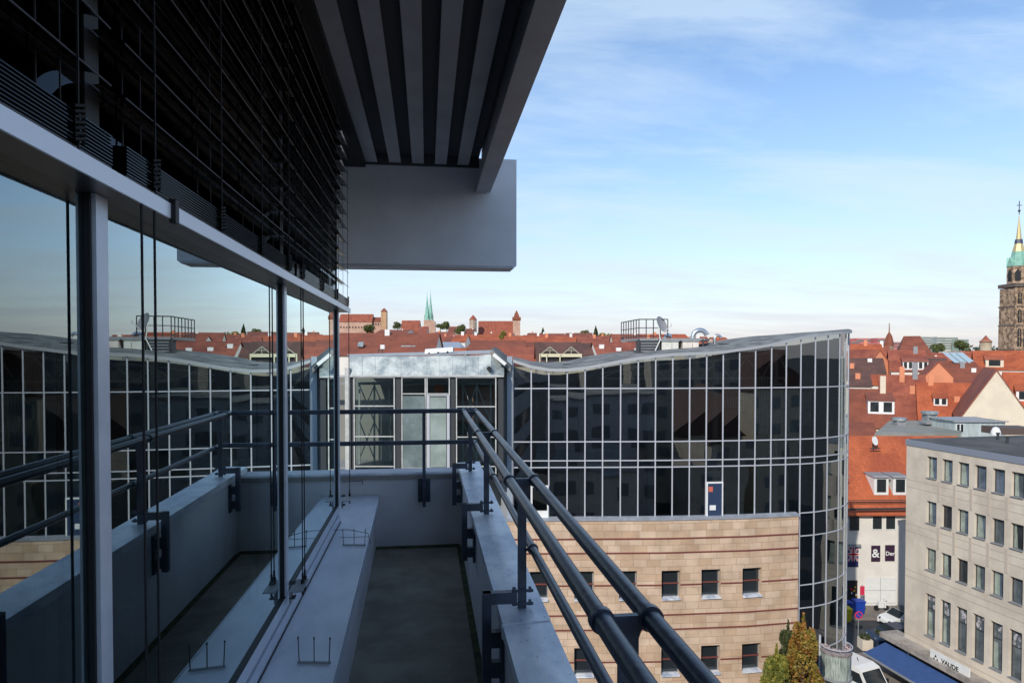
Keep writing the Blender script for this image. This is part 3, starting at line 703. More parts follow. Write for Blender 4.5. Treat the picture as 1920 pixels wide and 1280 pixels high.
for a, b in wpx:
    for zt in (HH-11.45, HH-15.3, HH-19.15): ops.append((S_of(a), S_of(b), zt-1.4, zt))
grid_wall(SP, arc, [GZ, ztS], ops, .32, M_stone, gb)
for (s0, s1, za, zb_) in ops:
    p0, n0 = SP(s0); p1, n1_ = SP(s1); n = n0; t = (p1-p0).normalized(); w_ = (p1-p0).length
    o = Vector((p0.x, p0.y, za))-n*.30
    m = MB()
    m.obox(o, t*.05, n*.05, UP*1.4); m.obox(o+t*(w_-.05), t*.05, n*.05, UP*1.4); m.obox(o+t*.05, t*(w_-.1), n*.05, UP*.05); m.obox(o+t*.05+UP*1.35, t*(w_-.1), n*.05, UP*.05)
    wn_ = m.build('window', M_mgrey, gb)
    m = MB(); m.obox(o+n*.01+t*.04+UP*.04, t*(w_-.08), n*.01, UP*1.32); m.build('pane', M_win, wn_)
    m = MB(); m.obox(o+n*.052+UP*.66, t*w_, n*.03, UP*.07); m.build('crossbar', M_band, wn_)
    m = MB(); q = o+UP*.002+n*.05; m.face([q, q+t*w_, q+t*w_+n*.34, q+n*.34]); m.obox(q+n*.30-UP*.06, t*w_, n*.06, UP*.055); m.build('sill', M_cap, wn_)
for zb_ in [HH-9.84, HH-10.55, HH-12.17, HH-13.67, HH-14.40, HH-16.02, HH-17.5, HH-18.25, HH-19.87, HH-21.4]:
    m = MB(); cuts = sorted([(o[0], o[1]) for o in ops if o[2] < zb_ < o[3]]); segs = []; cur = 0
    for a, b in cuts: segs.append((cur, a)); cur = b
    segs.append((cur, arc[-1]))
    for a, b in segs:
        m = MB(); br_ = [a]+[q for q in arc if a+.01 < q < b-.01]+[b]
        for u0, u1 in zip(br_, br_[1:]):
            (p, n), (p2, n2) = SP(u0), SP(u1); A, B = p+n*.02, p2+n2*.02
            m.face([(A.x, A.y, zb_-.038), (B.x, B.y, zb_-.038), (B.x, B.y, zb_+.038), (A.x, A.y, zb_+.038)])
            m.face([(A.x, A.y, zb_+.038), (B.x, B.y, zb_+.038), (p2.x, p2.y, zb_+.038), (p.x, p.y, zb_+.038)])
        m.build('red_band', M_band, gb)
m = MB()
for i in range(len(sp)-1):
    a, b = sp[i]+vnorm(sp, i)*.05, sp[i+1]+vnorm(sp, i+1)*.05; c, d = sp[i]-vnorm(sp, i)*.27, sp[i+1]-vnorm(sp, i+1)*.27
    f = lambda p, z: (p.x, p.y, z)
    m.face([f(a, ztS), f(b, ztS), f(b, ztS+.11), f(a, ztS+.11)]); m.face([f(a, ztS+.11), f(b, ztS+.11), f(d, ztS+.16), f(c, ztS+.16)]); m.face([f(c, ztS-.0), f(d, ztS-.0), f(b, ztS), f(a, ztS)])
m.build('coping', mat('coping_metal', (.34, .36, .40), .5, .3, var=.1), gb)
# end return of the stone at the right
p, n = SP(arc[-1]); m = MB(); q = p-n*.5; m.face([(p.x, p.y, GZ), (q.x, q.y, GZ), (q.x, q.y, ztS), (p.x, p.y, ztS)]); m.build('wall_return', M_stone, gb)
# left end strip
p = pl[0]; n = vnorm(pl, 0); t = Vector((-n.y, n.x, 0)); 
m = MB(); m.obox(Vector((p.x, p.y, ZTR[-1]))-t*.30-n*.3, t*.26, n*.45, UP*(zat(668, 34)-ZTR[-1])); m.build('corner_panel', mat('corner_blue_grey', (.34, .40, .46), .45, .3), gb)
m = MB(); m.obox(Vector((p.x, p.y, GZ))-t*.6-n*9, t*.5, n*8.8, UP*(ztop[0]-GZ-.1)); m.build('side_wall', M_mgrey, gb)
# bay balcony low on the drum
bc = pl[20]-vnorm(pl, 20)*.15; bb = thing('bay_balcony', (bc.x, bc.y, zat(1262, 35.8)), 'small rounded balcony with glass front and planting low on the glass drum', 'balcony')
bz = zat(1258, 35.5); bt = zat(1207, 35.5)
cpt = pt(1567.5, 1235, 35.15); cpt.z = 0; r_ = .72
def half(r): return [cpt+(R*cos(a)+F*sin(a))*r for a in [radians(-205+k*235/16) for k in range(17)]]
H1, H0, H2 = half(r_), half(r_-.05), half(r_+.05)
def band(A, B, z0, z1, m):
    for k in range(len(A)-1):
        m.face([(A[k].x, A[k].y, z0), (A[k+1].x, A[k+1].y, z0), (B[k+1].x, B[k+1].y, z1), (B[k].x, B[k].y, z1)])
    return m
band(H1, H1, bz, bt-.15, MB()).build('glass_front', mat('frosted_panel', (.30, .34, .30), .2, 0, var=.4, vs=2.5, stretch=(6, 6, .6)), bb)
m = MB(); band(H2, H2, bz-.12, bz, m); band(H2, H0, bz, bz+.002, m); m.face([(p.x, p.y, bz-.12) for p in H2][::-1]); m.build('floor_slab', M_mgrey, bb)
m = MB()
for k in range(16): m.bar(H2[k]+UP*(bt+.12), H2[k+1]+UP*(bt+.12), .05)
m.build('handrail', M_mull, bb)
m = MB(); m.tube([H2[0]+UP*(bz-.1), H2[0]+UP*(bt+.5)], .06); m.build('end_post', M_mull, bb)
m = MB(); band(H2, half(r_-.35), bt-.14, bt+.02, m); band(H2, H2, bt-.22, bt-.13, m); m.build('planter', mat('planter_stone', (.22, .19, .19), .9, var=.3, vs=6), bb)
m = MB()
for k in range(160):
    a = radians(random.uniform(-200, 20)); r = r_-random.uniform(.02, .3); c = cpt+(R*cos(a)+F*sin(a))*r+UP*(bt+random.uniform(0, .12)); s = .05
    v1 = Vector((random.uniform(-1, 1), random.uniform(-1, 1), random.uniform(-.4, 1)))*s; v2 = Vector((random.uniform(-1, 1), random.uniform(-1, 1), random.uniform(-.4, 1)))*s
    m.face([c-v1, c-v2, c+v1, c+v2])
m.build('planting', mat('pale_flowers', (.42, .32, .31), .9, var=.4, vs=8), bb)

# ---------------------------------------------------------------- rooftop platform, dish, ducts
dP = 39
def q3(px, py, d=dP): return pt(px, py, d)
pf = thing('roof_platform', q3(1225, 660), 'steel service platform with open handrail on the wavy roof', 'platform')
bk_ = 3.4
zp = zat(634, dP)
a, b, c_ = q3(1166, 634), q3(1196, 634, dP+0.2), q3(1330, 634)
# outline of the deck: left part runs towards the back
L0 = q3(1164, 634, dP+4.2); L1 = q3(1200, 634, dP); L2 = q3(1322, 634, dP); L3 = q3(1330, 634, dP+4.2)
for q in (L0, L1, L2, L3): q.z = zp
m = MB()
deck = [L0, L1, L2, L3]
m.face(deck); m.face([p-UP*.13 for p in deck][::-1])
for k in range(4): m.face([deck[k]-UP*.13, deck[(k+1) % 4]-UP*.13, deck[(k+1) % 4], deck[k]])
m.build('deck', M_mgrey, pf)
RA, RB, RC = q3(1165, 634, dP+4.2), q3(1198, 634, dP+.05), q3(1252, 634, dP+.05)
hh = 1.08
for u_, v_, n_ in ((RA, RB, 7), (RB, RC, 4)):
    u_.z = v_.z = zp
    for k in range(n_+1):
        if u_ is RB and k == 0: continue
        p = u_.lerp(v_, k/n_); m = MB(); m.tube([p, p+UP*hh], .028, 6); m.build('handrail_post', M_dgrey, pf)
    m = MB(); m.tube([u_+UP*hh, v_+UP*hh], .03, 6); m.tube([u_+UP*hh*.55, v_+UP*hh*.55], .022, 6); m.tube([u_+UP*.12, v_+UP*.12], .022, 6); m.build('handrail', M_dgrey, pf)
m = MB(); m.obox(q3(1201, 662), R*1.0, F*1.5, UP*(zp-.14-zat(662, dP))); m.build('plant_louvre', M_dgrey, pf)
for k in range(4):
    m = MB(); m.obox(q3(1202, 659-k*5)-F*.03, R*.95, F*.02, UP*.05); m.build('louvre', M_mgrey, pf)
m = MB(); 
for px in (1197, 1236, 1318): m.tube([q3(px, 664), q3(px, 636)], .06, 8)
m.build('support', M_dgrey, pf)
for (x0, x1, col, nm, lb) in ((1241, 1272, (.62, .62, .56), 'a', 'pale cabinet beside the louvres under the roof platform'), (1280, 1310, (.66, .60, .54), 'b', 'pale cabinet with a seam at the right end under the roof platform')):
    cb = thing('roof_cabinet', q3((x0+x1)/2, 662), lb, 'cabinet', 'cabinets under the roof platform')
    m = MB(); w_ = (x1-x0)*dP/FP; m.obox(q3(x0, 662), R*w_, F*1.2, UP*(zat(640, dP)-zat(662, dP))); m.build('body', mat('cabinet_'+nm, col, .5, var=.08), cb)
    m = MB(); m.obox(q3(x0, 640)-R*.06-F*.06, R*(w_+.12), F*1.3, UP*.06); m.build('lid', M_mgrey, cb)
    m = MB(); m.obox(q3((x0+x1)/2+3, 661)-F*.012, R*.015, F*.01, UP*.55); m.build('door_seam', M_dgrey, cb)
# dish
ds = thing('satellite_dish', q3(1240, 634), 'grey satellite dish mounted on the roof platform rail', 'satellite dish')
dc = q3(1239, 609, dP-.15); ax = (-F*.62+R*.62+UP*.38).normalized(); e1 = UP.cross(ax).normalized(); e2 = ax.cross(e1)
m = MB(); rg = []
for r in (0, .2, .35, .46): rg.append([dc+ax*(r*r*.45)+(e1*cos(2*pi*k/24)*r*1.0+e2*sin(2*pi*k/24)*r*1.08) for k in range(24)])
for i in range(3):
    for k in range(24): q = (k+1) % 24; m.face([rg[i][k], rg[i][q], rg[i+1][q], rg[i+1][k]])
m.build('reflector', M_dish, ds, True)
m = MB(); m.tube([dc-e2*.45+ax*.1, dc-e2*.32+ax*.55+UP*.02], .022, 6); m.tube([dc-e2*.36+ax*.5, dc-e2*.26+ax*.62+UP*.05], .055, 8); m.build('feed_arm', M_white, ds)
m = MB(); m.tube([dc-ax*.02, dc-ax*.15-UP*.1, q3(1238, 637, dP-.05), q3(1226, 663, dP-.2)], .03, 6); m.build('mast', M_white, ds)
def duct(px0, px1, ytop, ybase, r, label, d=dP+.6):
    a, b = pt(px0, ybase, d), pt(px1, ybase, d); R_ = (b-a).length/2; c = (a+b)/2; zt = zat(ytop, d); c.z = zt-R_
    if c.z < a.z: c.z = a.z+.02
    t = thing('vent_duct', a, label, 'duct', 'curved silver vent ducts on the glass building roof')
    pts = [a-UP*.3, Vector((a.x, a.y, c.z))]+[c-R*R_*cos(th)+UP*R_*sin(th) for th in [radians(x) for x in range(15, 156, 14)]]
    m = MB(); m.tube(pts, r, 14, cap=False); m.build('pipe', M_silver, t, True)
    e_ = pts[-1]; d_ = (pts[-1]-pts[-2]).normalized(); m = MB(); m.tube([e_-d_*.02, e_+d_*.04], r*1.12, 14); m.build('collar', M_mgrey, t)
    return t
duct(1299, 1326, 619, 637, .14, 'large shining gooseneck vent duct standing over the pale cabinets')
duct(1247, 1258, 628, 636, .10, 'half hidden curved duct behind the satellite dish', d=dP+1)
duct(1340, 1352, 629, 646, .085, 'smallest gooseneck vent on the sloping roof right of the large duct', d=dP+1)

# ================================================================== ZINC LINK BUILDING
dZ = 33.0
zb2 = thing('link_building', cw(-4, 35, GZ), 'low glazed link block with a pale zinc parapet beside the curved building', 'building')
def zbox(x0, x1, y0, y1, name, mt, f=0.0, th=.1, par=None, d=dZ):
    a = pt(x0, y1, d); w_ = (x1-x0)*d/FP; h_ = zat(y0, d)-zat(y1, d)
    m = MB(); m.obox(a-F*f, R*w_, F*th, UP*h_); return m.build(name, mt, par or zb2)
# parapet in seamed panels, top edge a touch sloped
npn = 12
for k in range(npn):
    x0 = 655+(945-655)*k/npn; x1 = 655+(945-655)*(k+1)/npn-.5
    yt0 = 669-(x0-655)*.012; yt1 = 669-(x1-655)*.012
    if x0 > 918: yt0 = 662+(x0-918)*.75
    if x1 > 918: yt1 = 662+(x1-918)*.75
    a, b = pt(x0, 703, dZ), pt(x1, 703, dZ); c, d = pt(x1, yt1, dZ+.5), pt(x0, yt0, dZ+.5)
    m = MB(); m.face([a, b, c, d]); m.obox(b-R*.01-F*.02, R*.03, F*.03, (c-b)); m.build('zinc_panel', M_zinc, zb2)
a, b, c, d = pt(655, 669, dZ+.5), pt(919, 663, dZ+.5), pt(925, 656, dZ+7), pt(650, 664, dZ+7)
MB().face([a, b, c, d]).build('roof', mat('pale_roof', (.36, .37, .37), .7, var=.2), zb2)
zbox(585, 945, 703, 706.5, 'cornice', M_offw, .06, .2)
zbox(560, 943, 707, 1000, 'back_wall', M_int, -2.6, .1)
zbox(560, 943, 877, 880, 'floor_slab', M_mgrey, -.12, 2.3)
zbox(560, 943, 718, 723, 'ceiling_beam', M_mgrey, -1.0, .2)
for x0, x1 in ((648, 657),): zbox(x0, x1, 690, 900, 'column', M_offw, .05, .3)
for x0, x1 in ((658, 663), (742, 752), (845, 853), (934, 944)): zbox(x0, x1, 707, 900, 'column', M_dgrey, -.08, .4)
def framed(x0, x1, ys, name='window', gl=M_clr):
    a = pt(x0, 900, dZ); w_ = (x1-x0)*dZ/FP; hz = zat(707, dZ)-zat(900, dZ)
    m = MB(); m.obox(a, R*.055, F*.08, UP*hz); m.obox(a+R*(w_-.055), R*.055, F*.08, UP*hz)
    for y in ys: m.obox(Vector((a.x, a.y, zat(y, dZ)))+R*.056, R*(w_-.112), F*.08, UP*.05)
    wo = m.build(name, M_offw, zb2)
    m = MB(); q = a+F*.04+R*.05; m.face([q, q+R*(w_-.1), q+R*(w_-.1)+UP*hz, q+UP*hz]); m.build('pane', gl, wo)
framed(663.5, 741, (708.5, 762, 819, 875)); framed(855, 931, (708.5, 763, 820, 875))
framed(753, 799, (708.5, 739, 877)); framed(800, 844, (708.5, 739, 877), 'glass_door')
for x0, x1 in ((801, 806), (838, 843), (806, 838)): 
    zbox(x0, x1, 740 if x1 != 838 else 740, 742 if x1 == 838 else 876, 'door_frame', M_mull, .03, .05)
# lift shaft steelwork behind the left bay and the right bay
for (x0, x1, nm) in ((668, 736, 'lift_frame'), (862, 926, 'lift_frame')):
    m = MB()
    for x in (x0+6, (x0+x1)/2, x1-6): m.bar(pt(x, 900, dZ+1.2), pt(x, 715, dZ+1.2), .08)
    for (ya, yb) in ((722, 790), (790, 860)):
        m.bar(pt(x0+6, yb, dZ+1.15), pt((x0+x1)/2, ya, dZ+1.15), .05); m.bar(pt((x0+x1)/2, yb, dZ+1.1), pt(x0+6, ya, dZ+1.1), .05)
        m.bar(pt(x1-6, yb, dZ+1.15), pt((x0+x1)/2, ya, dZ+1.15), .05)
    m.build(nm, mat('lift_steel', (.30, .32, .32), .5, .2), zb2)
zbox(855, 930, 728, 800, 'inner_panel', mat('brick_inner', (.28, .16, .13), .9), -1.5, .1)
zbox(808, 826, 720, 762, 'inner_panel', mat('brick_inner2', (.42, .14, .08), .9), -1.5, .1)
zbox(807, 837, 744, 875, 'frosted_panel', mat('frosted_green', (.26, .31, .285), .3, var=.15, vs=.8), .062, .01)
zbox(756, 797, 742, 875, 'frosted_panel', mat('frosted_green2', (.15, .19, .19), .25, var=.2, vs=.8), .030, .01)
# sloped roof end with its white lamp bar and round outlet
a, b, c, d = pt(921, 653, dZ+.3), pt(958, 689, dZ-.2), pt(965, 678, dZ+3), pt(930, 650, dZ+3)
m = MB(); m.face([a, b, c, d]); m.face([a-UP*.25, b-UP*.25, b, a]); m.face([d-UP*.25, c-UP*.25, b-UP*.25, a-UP*.25]); m.build('roof_end', M_roofg, zb2)
m = MB(); m.bar(pt(925, 664, dZ-.35), pt(948, 683, dZ-.4), .05, .16); m.build('light_bar', M_white, zb2)
m = MB(); c = pt(917, 691, dZ-.15); 
m.tube([c, c+F*.35], .11, 16, cap=False); m.tube([c+F*.02, c-F*.02], .15, 16, cap=False); po = m.build('outlet_pipe', M_offw, zb2, True)
m = MB(); m.tube([c+F*.03, c+F*.04], .105, 16); m.build('outlet_opening', M_gasket, po)
# white folded cover and small things on the link roof
wc = thing('white_cover', pt(825, 662, dZ+3), 'long white curved cover lying on the zinc roof', 'roof cover')
m = MB(); 
A, B = pt(798, 663, dZ+3), pt(850, 659, dZ+3)
for k in range(8):
    a0, a1 = pi*k/8, pi*(k+1)/8
    f = lambda P_, a: P_+F*(-.35*cos(a))+UP*(.25*sin(a))
    m.face([f(A, a0), f(B, a0), f(B, a1), f(A, a1)])
m.face([A-F*.35, A+UP*.25, A+F*.35]); m.build('cover', M_white, wc, True)
for k in range(3):
    p = A.lerp(B, .15+.33*k)-F*.36; MB().tube([p-UP*.1, p+UP*.05], .05, 8).build('foot', M_dgrey, wc)
exec_after = True
# ================================================================== TOWN
def lwh(px0, px1, d): return (px1-px0)*d/FP
WC = {}
def house(label, px0, px1, yr, ye, d, dep_=9, yaw=0, roof=T_red, wall=M_wrend, kind='front', hipl=0, hipr=0, name='house', cat='house', wins=(), group=None, zb=GZ, dorm=(), chim=(), ov=.25):
    """front: ridge across the view. gable: gable end towards the camera."""
    W = lwh(px0, px1, d); c = pt((px0+px1)/2, ye, d); c.z = zb
    if (px0+px1)/2 > 1500 and yaw == 0 and not wins:      # these stand turned along their own streets
        yaw = -atan(((px0+px1)/2-960)/FP)*.85; W *= cos(yaw)
    ca, sa = cos(yaw), sin(yaw); ex_ = R*ca+F*sa; ey_ = F*ca-R*sa
    zE = zat(ye, d)
    t = thing(name, c+F*dep_/2, label, cat, group)
    P = lambda x, y, z: c+ex_*x+ey_*y+UP*(z-zb)
    if kind == 'front':
        zR = zat(yr, d+dep_/2); hl, hr = hipl*W, hipr*W
        m = MB(); q = [P(-W/2, 0, zb), P(W/2, 0, zb), P(W/2, dep_, zb), P(-W/2, dep_, zb)]
        for k in range(4):
            a, b = q[k], q[(k+1) % 4]; m.face([a, b, b+UP*(zE-zb), a+UP*(zE-zb)])
        if not hipl: m.face([P(-W/2, dep_, zE), P(-W/2, 0, zE), P(-W/2, dep_/2, zR-.05)])
        if not hipr: m.face([P(W/2, 0, zE), P(W/2, dep_, zE), P(W/2, dep_/2, zR-.05)])
        m.build('wall', wall, t)
        m = MB(); e0 = ov*(zR-zE)/(dep_/2); o_ = ov; r0, r1 = P(-W/2+hl-(0 if hl else o_), dep_/2, zR), P(W/2-hr+(0 if hr else o_), dep_/2, zR)
        a, b, c2, d2 = P(-W/2-o_, -o_, zE-e0), P(W/2+o_, -o_, zE-e0), P(W/2+o_, dep_+o_, zE-e0), P(-W/2-o_, dep_+o_, zE-e0)
        m.face([a, b, r1, r0]); m.face([c2, d2, r0, r1])
        if hl: m.face([d2, a, r0])
        if hr: m.face([b, c2, r1])
        n0 = len(m.f)
        m.face([a-UP*.12, b-UP*.12, b, a])
        rf = m.build('roof', roof, t)
        for k in range(len(chim)):
            x, fr, hgt = chim[k][:3]; p = P(x*W, dep_/2*fr, zE+(zR-zE)*fr); mm = MB(); mm.obox(p-ex_*.35-ey_*.3-UP*.8, ex_*.7, ey_*.6, UP*(.8+hgt)); co = mm.build('chimney', chim[k][3] if len(chim[k]) > 3 else M_orr, rf)
        for dm in dorm:
            x, fr, w_, h_ = dm[:4]; mt = dm[4] if len(dm) > 4 else M_white; nw = dm[5] if len(dm) > 5 else 2
            y0 = dep_/2*fr; z0 = zE+(zR-zE)*fr; back = h_/((zR-zE)/(dep_/2))
            mm = MB(); a = P(x*W-w_/2, y0-.02, z0)
            mm.face([a, a+ex_*w_, a+ex_*w_+UP*h_, a+UP*h_]); mm.face([a+UP*h_, a, a+ey_*back+UP*h_]); mm.face([a+ex_*w_, a+ex_*w_+UP*h_, a+ex_*w_+ey_*back+UP*h_])
            do = mm.build('dormer', mt, rf)
            mm = MB(); rs = .12 if (len(dm) > 6 and False) or mt is M_white and len(dm) > 6-0 and dm[6-0] is M_mgrey else min(.9, h_*.5); a2 = a+UP*h_-ex_*.15-ey_*.15-UP*.03
            mm.face([a2, a2+ex_*(w_+.3), a2+ex_*(w_+.3)+ey_*(back+.15+rs*1.6)+UP*rs, a2+ey_*(back+.15+rs*1.6)+UP*rs]); mm.face([a2-UP*.1, a2+ex_*(w_+.3)-UP*.1, a2+ex_*(w_+.3), a2]); mm.build('dormer_roof', dm[6] if len(dm) > 6 else roof, do)
            for k in range(nw):
                ww = w_/nw; mm = MB(); p = a+ex_*(ww*k+ww*.18)+UP*h_*.15-ey_*.03; mm.face([p, p+ex_*ww*.64, p+ex_*ww*.64+UP*h_*.7, p+UP*h_*.7]); mm.build('dormer_window', M_win, do)
    else:
        zR = zat(yr, d); m = MB(); q = [P(-W/2, 0, zb), P(W/2, 0, zb), P(W/2, dep_, zb), P(-W/2, dep_, zb)]
        for k in range(4):
            a, b = q[k], q[(k+1) % 4]; m.face([a, b, b+UP*(zE-zb), a+UP*(zE-zb)])
        m.face([P(-W/2, 0, zE), P(W/2, 0, zE), P(0, 0, zR-.04)]); m.face([P(W/2, dep_, zE), P(-W/2, dep_, zE), P(0, dep_, zR-.04)]); m.build('wall', wall, t)
        m = MB(); sl = (zR-zE)/(W/2); o_ = ov
        m.face([P(-W/2-o_, dep_, zE-o_*sl), P(-W/2-o_, -.15, zE-o_*sl), P(0, -.15, zR), P(0, dep_, zR)]); m.face([P(W/2+o_, -.15, zE-o_*sl), P(W/2+o_, dep_, zE-o_*sl), P(0, dep_, zR), P(0, -.15, zR)])
        for s_ in (-1, 1):
            a, b = P(s_*(W/2+o_), -.15, zE-o_*sl), P(0, -.15, zR); m.face([a-UP*.2, b-UP*.2, b, a])
        rf = m.build('roof', roof, t)
        for k in range(len(chim)):
            x, fr, hgt = chim[k][:3]; p = P(x*W, dep_*fr, zR-abs(x)*W*sl); mm = MB(); mm.obox(p-ex_*.35-ey_*.3-UP*.8, ex_*.7, ey_*.6, UP*(.8+hgt)); mm.build('chimney', M_orr, rf)
    for wv in wins:
        x0, x1, y0, y1 = wv[:4]; mt = wv[4] if len(wv) > 4 else M_win
        a = pt(x0, y1, d-.03); w_ = lwh(x0, x1, d); h_ = zat(y0, d)-zat(y1, d)
        m = MB(); m.obox(a-F*.03-R*.06-UP*.06, R*(w_+.12), F*.05, UP*(h_+.12)); wo = m.build('window', wv[5] if len(wv) > 5 else M_white, t)
        m = MB(); a2 = a-F*.035; m.face([a2, a2+R*w_, a2+R*w_+UP*h_, a2+UP*h_]); m.build('pane', mt, wo)
    return t
# ---- near right: orange roofed white house
hw = house('white house with bright orange tiled roof, flags in its windows, left of the concrete block', 1545, 1862, 817, 952, 63, 12, 0, T_or, M_wrend, name='shop_house', ov=.5,
      wins=[(1592, 1611, 963, 994), (1636, 1653, 962, 991), (1661, 1678, 962, 991)],
      dorm=[(-.128, .17, 1.35, 1.75, M_white, 1, M_mgrey), (-.014, .17, 1.35, 1.75, M_white, 1, M_mgrey), (-.378, .17, 1.35, 1.75, M_white, 1, M_mgrey)])
M_flagb = mat('flag_navy', (.015, .02, .10), .7); M_flagr = mat('flag_red', (.5, .02, .03), .7); M_purple = mat('banner_purple', (.035, .012, .035), .6)
def panel(px0, px1, y0, y1, d, name, mt, par, off=.05, fr=True):
    a = pt(px0, y1, d); w_ = lwh(px0, px1, d); h_ = zat(y0, d)-zat(y1, d)
    m = MB(); m.obox(a-F*off, R*w_, F*.03, UP*h_); return m.build(name, mt, par), a-F*off, w_, h_
def onplane(a, w_, h_, x, y, off=.005): return a+R*(x*w_)+UP*(y*h_)-F*off
o, a, w_, h_ = panel(1589, 1609, 1025, 1062, 63, 'flag_window', M_flagb, hw)
def strip(p, q, wd, off, mt, nm):
    A, B = onplane(a, w_, h_, *p, off), onplane(a, w_, h_, *q, off); dd = (B-A).normalized(); n = dd.cross(F).normalized()*wd/2
    m = MB(); m.face([A-n, B-n, B+n, A+n]); m.build(nm, mt, o)
for p, q in (((.02, .3), (.98, .98)), ((.02, .98), (.98, .3))): strip(p, q, .16, .006, M_white, 'flag_stripe'); strip(p, q, .07, .009, M_flagr, 'flag_stripe')
strip((.5, .3), (.5, 1), .30, .012, M_white, 'flag_stripe'); strip((0, .64), (1, .64), .30, .012, M_white, 'flag_stripe')
strip((.5, .3), (.5, 1), .18, .015, M_flagr, 'flag_stripe'); strip((0, .64), (1, .64), .18, .015, M_flagr, 'flag_stripe')
def text(body, size, loc, ex_, ez_, mt, par, name='lettering', ext=.004, bold=0):
    cu = bpy.data.curves.new(name, 'FONT'); cu.body = body; cu.size = size; cu.extrude = ext; cu.offset = bold; cu.align_x = 'LEFT'
    ob = bpy.data.objects.new('tmp', cu); S.collection.objects.link(ob); bpy.context.view_layer.update()
    dg = bpy.context.evaluated_depsgraph_get(); me = bpy.data.meshes.new_from_object(ob.evaluated_get(dg)); bpy.data.objects.remove(ob)
    from mathutils import Matrix
    ey = Vector(ez_); exx = Vector(ex_); nn = exx.cross(ey)
    M = Matrix(((exx.x, ey.x, nn.x, loc[0]), (exx.y, ey.y, nn.y, loc[1]), (exx.z, ey.z, nn.z, loc[2]), (0, 0, 0, 1)))
    me.transform(M); me.materials.clear(); me.materials.append(mt)
    r = bpy.data.objects.new(name, me); S.collection.objects.link(r)
    if par: r.parent = par; w_ = world_loc(par); r.location = -w_
    return r
o, a, w_, h_ = panel(1633, 1650, 1022, 1052, 63, 'banner_window', M_purple, hw); text('&', 1.1, onplane(a, w_, h_, .06, .28, .01), R, UP, M_white, o, bold=.02)
o, a, w_, h_ = panel(1659, 1677, 1021, 1051, 63, 'banner_window', M_purple, hw); text('Der', .52, onplane(a, w_, h_, .03, .36, .01), R, UP, M_white, o, bold=.012)
o, a, w_, h_ = panel(1583, 1607, 1087, 1137, 63, 'shop_front', M_dark, hw)
for k in range(14):
    m = MB(); p = onplane(a, w_, h_, random.uniform(.3, .85), random.uniform(.05, .8), .02); m.obox(p, R*random.uniform(.08, .22), -F*.05, UP*random.uniform(.1, .25)); m.build('shop_goods', [M_flagr, M_white, M_flagb, mat('goods_gold', (.5, .3, .03), .5)][k % 4], o)
o, a, w_, h_ = panel(1621, 1679, 1081, 1137, 63, 'garage_door', M_white, hw)
for p, q in (((.5, 0), (.5, 1)), ((0, .56), (1, .56)), ((0, .14), (1, .14))):
    A, B = onplane(a, w_, h_, *p, .004), onplane(a, w_, h_, *q, .004); MB().bar(A, B, .04, .02).build('door_joint', M_mgrey, o)
o2, _, _, _ = panel(1583, 1610, 1017, 1021, 63, 'hood', M_mgrey, hw, .5)
# snow guard at the eave
for yy in (938, 941):
    A, B = pt(1590, yy, 63.0), pt(1702, yy-1, 63.0); MB().bar(A, B, .06).build('snow_guard', M_dgrey, hw)
A, B = pt(1585, 954.5, 62.3), pt(1705, 953, 62.3); MB().bar(A, B, .16).build('gutter', M_dgrey, hw)
dsh = thing('satellite_dish', pt(1641, 836, 67.6), 'white satellite dish on the orange tiled roof', 'satellite dish')
c = pt(1641, 826, 67.2); m = MB(); ax = (-F+R*.4+UP*.3).normalized(); e1 = UP.cross(ax).normalized(); e2 = ax.cross(e1)
m.face([c+(e1*cos(k*pi/10)*.36+e2*sin(k*pi/10)*.45) for k in range(20)]); m.face([c-ax*.04+(e1*cos(k*pi/10)*.36+e2*sin(k*pi/10)*.45) for k in range(20)][::-1]); m.build('reflector', M_white, dsh)
m = MB(); m.tube([c-ax*.03, c-UP*.5+F*.4, c-UP*.95+F*.3], .05, 6); m.bar(c-UP*.75-R*.5, c-UP*.75+R*.5, .1); m.build('mast', M_dgrey, dsh)
# ---- concrete office block
l0, _ = rc(1698, 1000); A0 = F*50+R*(l0*50); l1, _ = rc(1920, 880); A1 = F*41.1+R*(l1*41.1)
cdir = (A1-A0).normalized(); cn = Vector((cdir.y, -cdir.x, 0)); 
if cn.dot(R) > 0: cn = -cn
CL = 19.0
co = thing('concrete_building', A0+cdir*8+UP*GZ, 'beige concrete office block with rows of narrow windows above a blue awning', 'building')
def CP(s): return A0+cdir*s, cn
# orientation: grid_wall faces (a,c)->(b,c) with s increasing towards camera; winding irrelevant
def s_at(px, py):
    l, _ = rc(px, py); # solve (A0+cdir*s) . R = l * (..).F
    return (l*A0.dot(F)-A0.dot(R))/(cdir.dot(R)-l*cdir.dot(F))
z_top = zat(823, 50); wl = []
sw = [s_at(px, 875) for px in (1738, 1767, 1796.5, 1826, 1860, 1896.5)]
s0_ = sw[0]; mod = (sw[-1]-sw[0])/5
rows = [(zat(854, 48.3), zat(895, 48.3)), (zat(937, 48.3), zat(979, 48.3)), (zat(1024, 48.3), zat(1066, 48.3)), (zat(1109, 48.3), zat(1188, 48.3))]
cops = []
for k in range(12):
    s = s0_+mod*k
    if s+1 > CL: break
    for r_, (zt, zb_) in enumerate(rows): cops.append((s, s+.86, zb_, zt, r_, k))
zbase = zat(1193, 50)
grid_wall(CP, [0, CL], [zbase, z_top-.42], [o[:4] for o in cops], .28, M_conc, co)
M_wg = [mat('office_glass_%s' % n, c, .1, 0, var=.25, vs=1.2, spec=.8) for n, c in (('dark', (.03, .035, .04)), ('grey', (.09, .11, .12)), ('pale', (.28, .33, .29)), ('slate', (.10, .13, .17)))]
